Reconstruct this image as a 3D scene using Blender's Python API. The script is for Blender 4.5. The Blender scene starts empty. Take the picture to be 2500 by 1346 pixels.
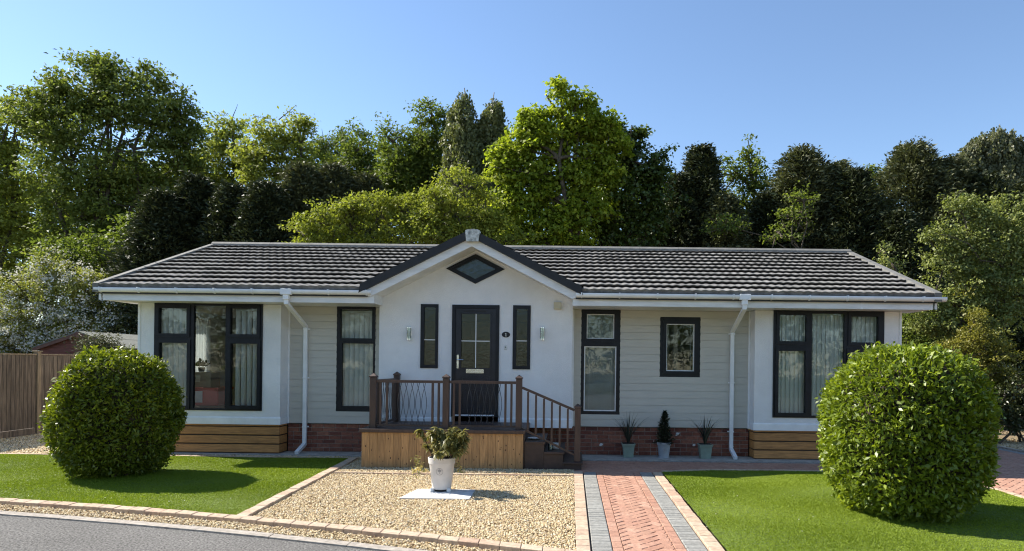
import bpy, math, random
import numpy as np
from mathutils import Vector, Matrix
R = math.radians
C = bpy.context.scene.collection
random.seed(7)
RNG = np.random.default_rng(11)

# ------------------------------------------------------------------ camera, world, sun, exposure
F, CX, CY, HC, ROLL = 1600.0, 1395.0, 885.0, 1.75, 0.0118      # focal length and principal point in photo pixels, eye height
cd = bpy.data.cameras.new('camera'); cam = bpy.data.objects.new('camera', cd); C.objects.link(cam)
cd.sensor_width = 36.0; cd.lens = 36.0*F/2500
cd.shift_x = (1250-CX)/2500; cd.shift_y = (CY-673)/2500
cd.clip_start = 0.1; cd.clip_end = 2000
cam.matrix_world = Matrix.Translation((0, 0, HC)) @ Matrix.Rotation(R(90), 4, 'X') @ Matrix.Rotation(ROLL, 4, 'Z')
sc = bpy.context.scene
sc.camera = cam
SUN = Vector((-1.05, 0.36, 1.0)).normalized()                  # towards the sun: behind the house, to its side
sun_el = math.asin(SUN.z); sun_az = math.atan2(SUN.x, SUN.y)
w = bpy.data.worlds.new('World'); sc.world = w; w.use_nodes = True
nt = w.node_tree
bg = nt.nodes['Background']
sky = nt.nodes.new('ShaderNodeTexSky'); sky.sky_type = 'NISHITA'; sky.sun_disc = False
sky.sun_elevation = sun_el; sky.sun_rotation = sun_az
sky.altitude = 0; sky.air_density = 1.0; sky.dust_density = 0.12; sky.ozone_density = 3.0
nt.links.new(sky.outputs[0], bg.inputs[0]); bg.inputs[1].default_value = 0.10
sd = bpy.data.lights.new('sun', 'SUN'); so = bpy.data.objects.new('sun', sd); C.objects.link(so)
sd.energy = 5.0; sd.angle = R(0.5); sd.color = (1.0, 0.94, 0.84)
so.rotation_euler = SUN.to_track_quat('Z', 'Y').to_euler(); so.location = (-20, 10, 30)
vs = sc.view_settings
vs.view_transform = 'Standard'; vs.look = 'None'; vs.gamma = 1; vs.use_curve_mapping = False
vs.exposure = 1.1
sc.cycles.use_denoising = True; sc.cycles.denoiser = 'OPENIMAGEDENOISE'; sc.cycles.denoising_input_passes = 'RGB_ALBEDO_NORMAL'; sc.cycles.denoising_prefilter = 'ACCURATE'; sc.cycles.filter_width = 1.15; sc.cycles.sample_clamp_indirect = 6.0
sc.cycles.max_bounces = 8; sc.cycles.diffuse_bounces = 5; sc.cycles.glossy_bounces = 3
sc.cycles.transmission_bounces = 4; sc.cycles.transparent_max_bounces = 10

# ------------------------------------------------------------------ measuring: photo pixel -> metres
def ideal(px, py):
    dx, dy = px-CX, py-CY
    c, s = math.cos(ROLL), math.sin(ROLL)
    return dx*c+dy*s, -dx*s+dy*c
def at(px, py, D):
    ix, iy = ideal(px, py)
    return Vector((ix/F*D, D, HC-iy/F*D))
def G(px, py, z=0.0):
    ix, iy = ideal(px, py)
    D = F*(HC-z)/iy
    return Vector((ix/F*D, D, z))
def rect(px0, py0, px1, py1, D):
    a, b, c, d = at(px0, py0, D), at(px1, py0, D), at(px0, py1, D), at(px1, py1, D)
    return (a.x+c.x)/2, (c.z+d.z)/2, (b.x+d.x)/2, (a.z+b.z)/2        # x0 z0 x1 z1

# ------------------------------------------------------------------ materials
def newmat(name):
    m = bpy.data.materials.new(name); m.use_nodes = True
    n = m.node_tree
    return m, n, n.nodes['Principled BSDF'], n.nodes['Material Output']
def rgb(c): return (c[0], c[1], c[2], 1.0)
def mat(name, col, rough=0.6, var=0.12, scale=6.0, bump=0.0, bscale=60.0, stretch=None, metal=0.0, spec=0.5, island=0.0, col2=None, island_ramp=None, bdist=0.01, patch=0.0, pscale=0.5):
    """procedural surface: colour broken up by two octaves of noise, optional per-island shift, noise bump"""
    m, n, p, out = newmat(name)
    N, L = n.nodes, n.links
    tc = N.new('ShaderNodeTexCoord'); src = tc.outputs['Object']
    if island or island_ramp:                                        # every board, brick or stone cut from another piece
        g0_ = N.new('ShaderNodeNewGeometry'); v0_ = N.new('ShaderNodeVectorMath'); v0_.operation = 'MULTIPLY_ADD'
        v0_.inputs[1].default_value = (37, 23, 51); L.new(g0_.outputs['Random Per Island'], v0_.inputs[0]); L.new(src, v0_.inputs[2]); src = v0_.outputs[0]
    if stretch:
        mp = N.new('ShaderNodeMapping'); mp.inputs['Scale'].default_value = stretch
        L.new(src, mp.inputs[0]); src = mp.outputs[0]
    nz = N.new('ShaderNodeTexNoise'); nz.inputs['Scale'].default_value = scale; nz.inputs['Detail'].default_value = 6; nz.inputs['Roughness'].default_value = 0.62
    L.new(src, nz.inputs['Vector'])
    mx = N.new('ShaderNodeMix'); mx.data_type = 'RGBA'
    c2 = col2 if col2 else tuple(max(0, c*(1-2.2*var)) for c in col)
    c1 = col if col2 else tuple(min(1, c*(1+1.2*var)) for c in col)
    mx.inputs[6].default_value = rgb(c2); mx.inputs[7].default_value = rgb(c1)
    cr = N.new('ShaderNodeMapRange'); cr.inputs['From Min'].default_value = 0.32; cr.inputs['From Max'].default_value = 0.68
    L.new(nz.outputs[0], cr.inputs[0]); L.new(cr.outputs[0], mx.inputs[0])
    colout = mx.outputs[2]
    if island_ramp:
        ge = N.new('ShaderNodeNewGeometry'); rp = N.new('ShaderNodeValToRGB')
        els = rp.color_ramp.elements
        while len(els) < len(island_ramp): els.new(0.5)
        for i, c in enumerate(island_ramp):
            els[i].position = i/(len(island_ramp)-1); els[i].color = rgb(c)
        L.new(ge.outputs['Random Per Island'], rp.inputs[0])
        mm = N.new('ShaderNodeMix'); mm.data_type = 'RGBA'; mm.blend_type = 'MULTIPLY'; mm.inputs[0].default_value = 1.0
        L.new(rp.outputs[0], mm.inputs[6])
        mr = N.new('ShaderNodeMapRange'); mr.inputs['From Min'].default_value = 0.3; mr.inputs['From Max'].default_value = 0.7
        mr.inputs['To Min'].default_value = 1-2*var; mr.inputs['To Max'].default_value = 1+var
        L.new(nz.outputs[0], mr.inputs[0]); L.new(mr.outputs[0], mm.inputs[7]); colout = mm.outputs[2]
    elif island:
        ge = N.new('ShaderNodeNewGeometry'); hs = N.new('ShaderNodeHueSaturation')
        mr = N.new('ShaderNodeMapRange'); mr.inputs['To Min'].default_value = 1-island; mr.inputs['To Max'].default_value = 1+island
        L.new(ge.outputs['Random Per Island'], mr.inputs[0]); L.new(mr.outputs[0], hs.inputs['Value']); L.new(colout, hs.inputs['Color'])
        colout = hs.outputs[0]
    if patch:
        n2 = N.new('ShaderNodeTexNoise'); n2.inputs['Scale'].default_value = pscale; n2.inputs['Detail'].default_value = 5; n2.inputs['Roughness'].default_value = .7
        L.new(tc.outputs['Object'], n2.inputs['Vector']); h2 = N.new('ShaderNodeHueSaturation'); r2 = N.new('ShaderNodeMapRange')
        r2.inputs['From Min'].default_value = .3; r2.inputs['From Max'].default_value = .7; r2.inputs['To Min'].default_value = 1-patch; r2.inputs['To Max'].default_value = 1+patch*.6
        L.new(n2.outputs[0], r2.inputs[0]); L.new(r2.outputs[0], h2.inputs['Value']); L.new(colout, h2.inputs['Color']); colout = h2.outputs[0]
    L.new(colout, p.inputs['Base Color'])
    p.inputs['Roughness'].default_value = rough; p.inputs['Metallic'].default_value = metal
    p.inputs['Specular IOR Level'].default_value = spec
    if bump:
        nb = N.new('ShaderNodeTexNoise'); nb.inputs['Scale'].default_value = bscale; nb.inputs['Detail'].default_value = 4
        L.new(src, nb.inputs['Vector'])
        bm = N.new('ShaderNodeBump'); bm.inputs['Strength'].default_value = bump; bm.inputs['Distance'].default_value = bdist
        L.new(nb.outputs[0], bm.inputs['Height']); L.new(bm.outputs[0], p.inputs['Normal'])
    return m
def leafmat(name, ca, cb, cc=None, trans=0.35, rough=0.5, spec=0.35, tboost=(1.25, 1.35, 0.7), gain=1.0, warm=1.10):
    ca, cb, cc = [(q[0]*gain*warm, q[1]*gain, q[2]*gain) if q else q for q in (ca, cb, cc)]
    """leaf: colour from a per-leaf tone attribute, light passes through the blade"""
    m, n, p, out = newmat(name)
    N, L = n.nodes, n.links
    a = N.new('ShaderNodeAttribute'); a.attribute_name = 'tone'
    rp = N.new('ShaderNodeValToRGB'); e = rp.color_ramp.elements
    e[0].color = rgb(ca); e[1].color = rgb(cb)
    if cc is not None:
        e[1].position = 0.7; x = e.new(1.0); x.color = rgb(cc)
    L.new(a.outputs['Fac'], rp.inputs[0]); L.new(rp.outputs[0], p.inputs['Base Color'])
    p.inputs['Roughness'].default_value = rough; p.inputs['Specular IOR Level'].default_value = spec
    if trans > 0:
        tr = N.new('ShaderNodeBsdfTranslucent'); mm = N.new('ShaderNodeMix'); mm.data_type = 'RGBA'; mm.blend_type = 'MULTIPLY'; mm.inputs[0].default_value = 1
        L.new(rp.outputs[0], mm.inputs[6]); mm.inputs[7].default_value = rgb(tboost); L.new(mm.outputs[2], tr.inputs[0])
        ms = N.new('ShaderNodeMixShader'); ms.inputs[0].default_value = trans
        L.new(p.outputs[0], ms.inputs[1]); L.new(tr.outputs[0], ms.inputs[2]); L.new(ms.outputs[0], out.inputs[0])
    return m
def glassmat(name, tint=(0.9, 0.95, 0.93), refl=2.6, rough=0.015, bstr=0.03, bsc=2.2):
    m, n, p, out = newmat(name)
    N, L = n.nodes, n.links; N.remove(p)
    t = N.new('ShaderNodeBsdfTransparent'); t.inputs[0].default_value = rgb(tint)
    g = N.new('ShaderNodeBsdfGlossy'); g.inputs['Roughness'].default_value = rough; g.inputs['Color'].default_value = (0.95, 1, 0.98, 1)
    f = N.new('ShaderNodeFresnel'); f.inputs[0].default_value = 1.5
    mu = N.new('ShaderNodeMath'); mu.operation = 'MULTIPLY'; mu.use_clamp = True; mu.inputs[1].default_value = refl
    tc = N.new('ShaderNodeTexCoord'); nz = N.new('ShaderNodeTexNoise'); nz.inputs['Scale'].default_value = bsc
    L.new(tc.outputs['Object'], nz.inputs[0])
    bp = N.new('ShaderNodeBump'); bp.inputs['Strength'].default_value = bstr; bp.inputs['Distance'].default_value = 0.05
    L.new(nz.outputs[0], bp.inputs['Height']); L.new(bp.outputs[0], g.inputs['Normal'])
    L.new(f.outputs[0], mu.inputs[0])
    ms = N.new('ShaderNodeMixShader'); L.new(mu.outputs[0], ms.inputs[0]); L.new(t.outputs[0], ms.inputs[1]); L.new(g.outputs[0], ms.inputs[2])
    L.new(ms.outputs[0], out.inputs[0])
    return m
def fabricmat(name, col, trans=0.5):
    m, n, p, out = newmat(name); N, L = n.nodes, n.links
    p.inputs['Base Color'].default_value = rgb(col); p.inputs['Roughness'].default_value = 0.9
    t = N.new('ShaderNodeBsdfTranslucent'); t.inputs[0].default_value = rgb(col)
    ms = N.new('ShaderNodeMixShader'); ms.inputs[0].default_value = trans
    L.new(p.outputs[0], ms.inputs[1]); L.new(t.outputs[0], ms.inputs[2]); L.new(ms.outputs[0], out.inputs[0])
    return m

M = {}
M['white_plastic'] = mat('white_plastic', (0.80, 0.81, 0.82), 0.35, 0.05, 3.0)
M['fascia'] = mat('fascia', (0.74, 0.75, 0.75), 0.45, 0.07, 2.0, stretch=(1, 1, 5))
M['render'] = mat('render', (0.76, 0.762, 0.765), 0.85, 0.055, 1.1, bump=0.55, bscale=95, bdist=0.012)
M['siding'] = mat('siding', (0.51, 0.49, 0.435), 0.6, 0.03, 5.0, stretch=(0.5, 1, 3), bump=0.12, bscale=40, bdist=0.006)
M['dark_frame'] = mat('dark_frame', (0.010, 0.0115, 0.016), 0.42, 0.2, 8, spec=0.3)
M['door_paint'] = mat('door_paint', (0.010, 0.011, 0.020), 0.35, 0.2, 8)
M['chrome'] = mat('chrome', (0.75, 0.76, 0.78), 0.2, 0.05, 5, metal=1.0)
M['glass'] = glassmat('glass', refl=1.7)
M['dark_glass'] = glassmat('dark_glass', (0.12, 0.15, 0.14), 1.9, 0.14, 0.06, 14)
M['blind'] = fabricmat('blind', (0.82, 0.83, 0.82), 0.18)
M['slat'] = mat('slat', (0.55, 0.57, 0.56), 0.5, 0.05, 4)
M['inner_wall'] = mat('inner_wall', (0.36, 0.32, 0.27), 0.9, 0.06, 2)
M['inner_dark'] = mat('inner_dark', (0.10, 0.085, 0.07), 0.9, 0.1, 2)
M['tile'] = mat('tile', (0.215, 0.207, 0.195), 0.92, 0.20, 9.0, bump=0.3, bscale=220, bdist=0.004, spec=0.2, patch=.14, pscale=.7)
def add_tone(m, lo, hi, lichen=None):
    """per-tile weathering from the tone attribute, pale lichen spots"""
    n = m.node_tree; p = n.nodes['Principled BSDF']; src = p.inputs['Base Color'].links[0].from_socket
    a = n.nodes.new('ShaderNodeAttribute'); a.attribute_name = 'tone'
    mr = n.nodes.new('ShaderNodeMapRange'); mr.inputs['To Min'].default_value = lo; mr.inputs['To Max'].default_value = hi
    hs = n.nodes.new('ShaderNodeHueSaturation'); n.links.new(a.outputs['Fac'], mr.inputs[0]); n.links.new(mr.outputs[0], hs.inputs['Value']); n.links.new(src, hs.inputs['Color'])
    out = hs.outputs[0]
    if lichen:
        tc = n.nodes.new('ShaderNodeTexCoord'); nz = n.nodes.new('ShaderNodeTexNoise'); nz.inputs['Scale'].default_value = 11; nz.inputs['Detail'].default_value = 5
        n.links.new(tc.outputs['Object'], nz.inputs[0]); m2 = n.nodes.new('ShaderNodeMapRange'); m2.inputs['From Min'].default_value = .62; m2.inputs['From Max'].default_value = .70
        n.links.new(nz.outputs[0], m2.inputs[0]); mx = n.nodes.new('ShaderNodeMix'); mx.data_type = 'RGBA'; mx.inputs[7].default_value = rgb(lichen)
        n.links.new(m2.outputs[0], mx.inputs[0]); n.links.new(out, mx.inputs[6]); out = mx.outputs[2]
    n.links.new(out, p.inputs['Base Color'])
add_tone(M['tile'], .84, 1.14, (0.25, 0.245, 0.21))
M['tile_trim'] = mat('tile_trim', (0.165, 0.16, 0.145), 0.85, 0.15, 7.0, bump=0.2, bscale=200, bdist=0.004)
M['dark_verge'] = mat('dark_verge', (0.012, 0.011, 0.012), 0.5, 0.2, 5)
M['finial'] = mat('finial', (0.52, 0.53, 0.50), 0.9, 0.28, 14, bump=0.5, bscale=60)
M['brick'] = mat('brick', (0.2, 0.08, 0.06), 0.9, 0.22, 22, bump=0.5, bscale=130, bdist=0.006,
                 island_ramp=[(0.17, 0.055, 0.036), (0.25, 0.088, 0.052), (0.32, 0.130, 0.080), (0.22, 0.068, 0.042), (0.12, 0.042, 0.032)])
M['mortar'] = mat('mortar', (0.36, 0.30, 0.26), 0.95, 0.15, 20, bump=0.4, bscale=120)
M['cladding'] = mat('cladding', (0.50, 0.235, 0.075), 0.6, 0.17, 5, stretch=(0.9, 6, 9), island=0.16, bump=0.15, bscale=25)
M['deck_panel'] = mat('deck_panel', (0.43, 0.25, 0.105), 0.62, 0.16, 5, stretch=(9, 6, 0.8), island=0.14, bump=0.15, bscale=25)
M['knot'] = mat('knot', (0.08, 0.035, 0.015), 0.7, 0.2, 30)
M['brown'] = mat('brown', (0.070, 0.041, 0.030), 0.5, 0.16, 6, stretch=(4, 4, 0.6))
M['brown_dark'] = mat('brown_dark', (0.05, 0.030, 0.024), 0.55, 0.2, 7)
M['deck_floor'] = mat('deck_floor', (0.11, 0.075, 0.06), 0.6, 0.2, 9, stretch=(1, 8, 8), bump=0.2, bscale=50)
M['iron'] = mat('iron', (0.022, 0.026, 0.036), 0.4, 0.1, 10)
M['fence'] = mat('fence', (0.150, 0.115, 0.082), 0.85, 0.30, 4, stretch=(6, 6, 0.55), island=0.16, bump=0.3, bscale=30)
M['post'] = mat('post', (0.25, 0.19, 0.12), 0.85, 0.2, 5, stretch=(6, 6, 0.6))
M['shed'] = mat('shed', (0.17, 0.060, 0.045), 0.8, 0.15, 5, stretch=(1, 1, 5))
M['felt'] = mat('felt', (0.17, 0.175, 0.15), 0.95, 0.12, 8, bump=0.4, bscale=150)
M['shed_trim'] = mat('shed_trim', (0.15, 0.07, 0.05), 0.8, 0.15, 5)
M['asphalt'] = mat('asphalt', (0.225, 0.215, 0.20), 0.95, 0.38, 48, bump=1.0, bscale=150, bdist=0.014, spec=0.12, patch=.16, pscale=.9)
M['ground'] = mat('ground', (0.06, 0.06, 0.03), 0.95, 0.3, 1.5, bump=0.5, bscale=20)
M['sub_base'] = mat('sub_base', (0.07, 0.05, 0.04), 0.95, 0.2, 30, bump=0.4, bscale=120)
M['soil'] = mat('soil', (0.11, 0.16, 0.018), 0.95, 0.25, 14, bump=0.6, bscale=200)
M['gravel_base'] = mat('gravel_base', (0.30, 0.22, 0.12), 0.95, 0.35, 60, bump=1.0, bscale=120, bdist=0.02)
M['concrete'] = mat('concrete', (0.40, 0.38, 0.34), 0.92, 0.16, 7, bump=0.4, bscale=110)
M['kerb'] = mat('kerb', (0.37, 0.325, 0.275), 0.9, 0.18, 16, bump=0.5, bscale=120, island=0.07)
M['edging'] = mat('edging', (0.5, 0.36, 0.25), 0.9, 0.16, 18, bump=0.5, bscale=130,
                  island_ramp=[(0.42, 0.285, 0.20), (0.47, 0.34, 0.24), (0.51, 0.39, 0.28), (0.45, 0.33, 0.225), (0.53, 0.42, 0.31)])
M['grey_block'] = mat('grey_block', (0.3, 0.3, 0.3), 0.9, 0.16, 24, bump=0.5, bscale=140,
                      island_ramp=[(0.225, 0.220, 0.200), (0.285, 0.280, 0.255), (0.25, 0.245, 0.225), (0.315, 0.305, 0.275)])
M['red_block'] = mat('red_block', (0.4, 0.2, 0.16), 0.9, 0.16, 22, bump=0.5, bscale=140,
                     island_ramp=[(0.36, 0.185, 0.125), (0.42, 0.235, 0.160), (0.39, 0.205, 0.14), (0.46, 0.27, 0.19)])
M['slab'] = mat('slab', (0.58, 0.58, 0.58), 0.85, 0.10, 9, bump=0.3, bscale=90)
M['stone'] = mat('stone', (0.5, 0.4, 0.25), 0.85, 0.10, 60,
                 island_ramp=[(0.22, 0.13, 0.06), (0.50, 0.355, 0.175), (0.64, 0.50, 0.28), (0.72, 0.60, 0.38), (0.53, 0.38, 0.19), (0.76, 0.67, 0.50), (0.36, 0.24, 0.12)])
M['pot_white'] = mat('pot_white', (0.62, 0.58, 0.54), 0.6, 0.06, 5)
M['pot_rim'] = mat('pot_rim', (0.66, 0.62, 0.58), 0.6, 0.06, 5)
M['emblem'] = mat('emblem', (0.30, 0.28, 0.27), 0.7, 0.1, 20)
M['pot_green'] = mat('pot_green', (0.22, 0.28, 0.23), 0.55, 0.08, 6)
M['pot_blue'] = mat('pot_blue', (0.33, 0.355, 0.38), 0.5, 0.08, 6)
M['black'] = mat('black', (0.01, 0.01, 0.012), 0.6, 0.2, 10)
M['earth'] = mat('earth', (0.03, 0.02, 0.014), 0.95, 0.3, 20, bump=0.6, bscale=60)
M['bark'] = mat('bark', (0.10, 0.078, 0.055), 0.9, 0.3, 6, stretch=(3, 3, 0.7), bump=0.6, bscale=20)
M['pale_bark'] = mat('pale_bark', (0.36, 0.34, 0.30), 0.85, 0.35, 7, bump=0.4, bscale=20)
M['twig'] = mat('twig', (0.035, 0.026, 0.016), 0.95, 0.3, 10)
M['red_plastic'] = mat('red_plastic', (0.55, 0.02, 0.025), 0.35, 0.08, 4)
M['paper'] = mat('paper', (0.75, 0.76, 0.78), 0.7, 0.06, 6)
M['card'] = mat('card', (0.30, 0.24, 0.16), 0.85, 0.08, 6)
M['cream'] = mat('cream', (0.58, 0.54, 0.40), 0.5, 0.05, 6)
M['picture'] = mat('picture', (0.42, 0.46, 0.44), 0.3, 0.1, 2)
M['shelf_wood'] = mat('shelf_wood', (0.12, 0.07, 0.04), 0.6, 0.2, 5)
M['ceramic'] = mat('ceramic', (0.72, 0.72, 0.70), 0.25, 0.05, 6)
M['patch'] = mat('patch', (0.66, 0.66, 0.64), 0.9, 0.1, 30)
M['digit'] = mat('digit', (0.75, 0.73, 0.65), 0.5, 0.03, 10)
L_ = {}
L_['ash'] = leafmat('ash_leaf', (0.070, 0.088, 0.018), (0.135, 0.160, 0.036), (0.22, 0.245, 0.065), 0.36, 0.6, 0.2, gain=1.25, warm=1.0)
L_['ash_pale'] = leafmat('ash_light_leaf', (0.095, 0.120, 0.022), (0.175, 0.205, 0.042), (0.27, 0.30, 0.08), 0.42, 0.6, 0.2, gain=1.5)  # paler leaf colour than the ash above
L_['mid'] = leafmat('mid_leaf', (0.050, 0.074, 0.015), (0.095, 0.132, 0.025), (0.17, 0.21, 0.045), 0.40, 0.6, 0.2, gain=1.35)
L_['maple'] = leafmat('maple_leaf', (0.080, 0.115, 0.012), (0.170, 0.220, 0.022), (0.34, 0.37, 0.035), 0.45, 0.55, 0.25, gain=1.5)
L_['maple_shaded'] = leafmat('shaded_maple_leaf', (0.030, 0.048, 0.012), (0.060, 0.095, 0.018), (0.11, 0.15, 0.028), 0.30, 0.40, gain=1.2)  # darker leaf colour carries the shade on the maple's far side
L_['hazel'] = leafmat('hazel_leaf', (0.085, 0.105, 0.016), (0.16, 0.19, 0.032), (0.26, 0.29, 0.055), 0.40, 0.6, 0.2, gain=1.5)
L_['conifer'] = leafmat('conifer_spray', (0.014, 0.020, 0.010), (0.030, 0.040, 0.017), (0.070, 0.082, 0.034), 0.10, 0.6, 0.25, gain=1.6)
L_['conifer_grey'] = leafmat('grey_conifer_spray', (0.034, 0.042, 0.021), (0.070, 0.082, 0.038), (0.125, 0.138, 0.062), 0.12, 0.6, 0.25, gain=1.5)
L_['birch'] = leafmat('birch_leaf', (0.065, 0.082, 0.030), (0.115, 0.135, 0.052), (0.18, 0.20, 0.09), 0.30, gain=1.25)
L_['grey_birch'] = leafmat('grey_birch_leaf', (0.085, 0.10, 0.05), (0.14, 0.16, 0.085), (0.21, 0.23, 0.14), 0.30)
L_['willow'] = leafmat('willow_leaf', (0.080, 0.105, 0.030), (0.150, 0.185, 0.055), (0.26, 0.295, 0.10), 0.30, gain=1.35)
L_['gold'] = leafmat('gold_leaf', (0.075, 0.085, 0.016), (0.135, 0.14, 0.024), (0.23, 0.20, 0.035), 0.30, gain=1.5)
L_['rhodo'] = leafmat('glossy_dark_leaf', (0.030, 0.042, 0.014), (0.060, 0.080, 0.026), (0.13, 0.16, 0.055), 0.18, 0.35, 0.5)
L_['haw'] = leafmat('hawthorn_leaf', (0.095, 0.110, 0.030), (0.165, 0.185, 0.050), (0.26, 0.27, 0.09), 0.40, 0.6, 0.2, gain=1.6)
L_['blossom'] = leafmat('blossom_petal', (0.58, 0.57, 0.48), (0.70, 0.69, 0.60), (0.82, 0.81, 0.74), 0.25, 0.8, 0.1, (1, 1, 1), warm=1.0)
L_['laurel'] = leafmat('laurel_leaf', (0.050, 0.075, 0.008), (0.100, 0.140, 0.012), (0.20, 0.245, 0.018), 0.36, 0.42, 0.4, (1.3, 1.3, 0.5), gain=1.42)
L_['laurel_light'] = leafmat('light_laurel_leaf', (0.062, 0.098, 0.010), (0.120, 0.175, 0.016), (0.22, 0.285, 0.026), 0.36, 0.40, 0.45, (1.3, 1.3, 0.5), gain=1.4)
L_['pieris'] = leafmat('variegated_leaf', (0.085, 0.095, 0.022), (0.24, 0.245, 0.075), (0.55, 0.52, 0.28), 0.28, 0.45, 0.4, (1.1, 1.1, 0.7))
L_['spike'] = leafmat('spiky_leaf', (0.016, 0.022, 0.016), (0.035, 0.045, 0.030), (0.07, 0.08, 0.05), 0.1)
L_['dwarf'] = leafmat('dwarf_conifer_leaf', (0.010, 0.016, 0.009), (0.022, 0.032, 0.014), (0.04, 0.05, 0.02), 0.08)
L_['grass'] = leafmat('grass_blade', (0.130, 0.200, 0.018), (0.210, 0.300, 0.026), (0.30, 0.39, 0.05), 0.30, 0.6, 0.2, (1.2, 1.2, 0.5), gain=1.0, warm=1.08)
L_['flower'] = leafmat('yellow_flower_petal', (0.60, 0.55, 0.16), (0.72, 0.68, 0.34), (0.75, 0.73, 0.5), 0.3, 0.8, 0.1, (1, 1, 1))

# ------------------------------------------------------------------ objects
OFF = {}
def tag(o, label=None, cat=None, group=None, kind=None):
    if label: o['label'] = label
    if cat: o['category'] = cat
    if group: o['group'] = group
    if kind: o['kind'] = kind
    return o
def thing(name, loc, label, cat, group=None):
    o = bpy.data.objects.new(name, None); C.objects.link(o)
    o.location = loc; o.empty_display_size = 0.2
    OFF[o.name] = np.array(loc, float)
    return tag(o, label, cat, group)
def link_mesh(name, me, m, parent):
    o = bpy.data.objects.new(name, me); C.objects.link(o)
    if m: me.materials.append(m)
    if parent is not None:
        o.parent = parent; OFF[o.name] = OFF[parent.name]
    return o
def npmesh(name, V, faces, m, parent=None, tone=None, smooth=False):
    """V (n,3) in world metres, faces (f,k) all of one size"""
    V = np.asarray(V, np.float64); faces = np.asarray(faces, np.int32)
    if parent is not None: off = OFF[parent.name]
    else:
        off = np.array([(V[:, 0].min()+V[:, 0].max())/2, (V[:, 1].min()+V[:, 1].max())/2, V[:, 2].min()])
    me = bpy.data.meshes.new(name)
    n, (f, k) = len(V), faces.shape
    me.vertices.add(n); me.vertices.foreach_set('co', (V-off).astype(np.float32).ravel())
    me.loops.add(f*k); me.loops.foreach_set('vertex_index', faces.ravel())
    me.polygons.add(f); me.polygons.foreach_set('loop_start', np.arange(0, f*k, k, dtype=np.int32))
    if smooth: me.polygons.foreach_set('use_smooth', np.ones(f, bool))
    me.update(calc_edges=True)
    if tone is not None:
        a = me.attributes.new('tone', 'FLOAT', 'POINT'); a.data.foreach_set('value', np.asarray(tone, np.float32))
    o = link_mesh(name, me, m, parent)
    if parent is None:
        o.location = off; OFF[o.name] = off
    return o

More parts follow.
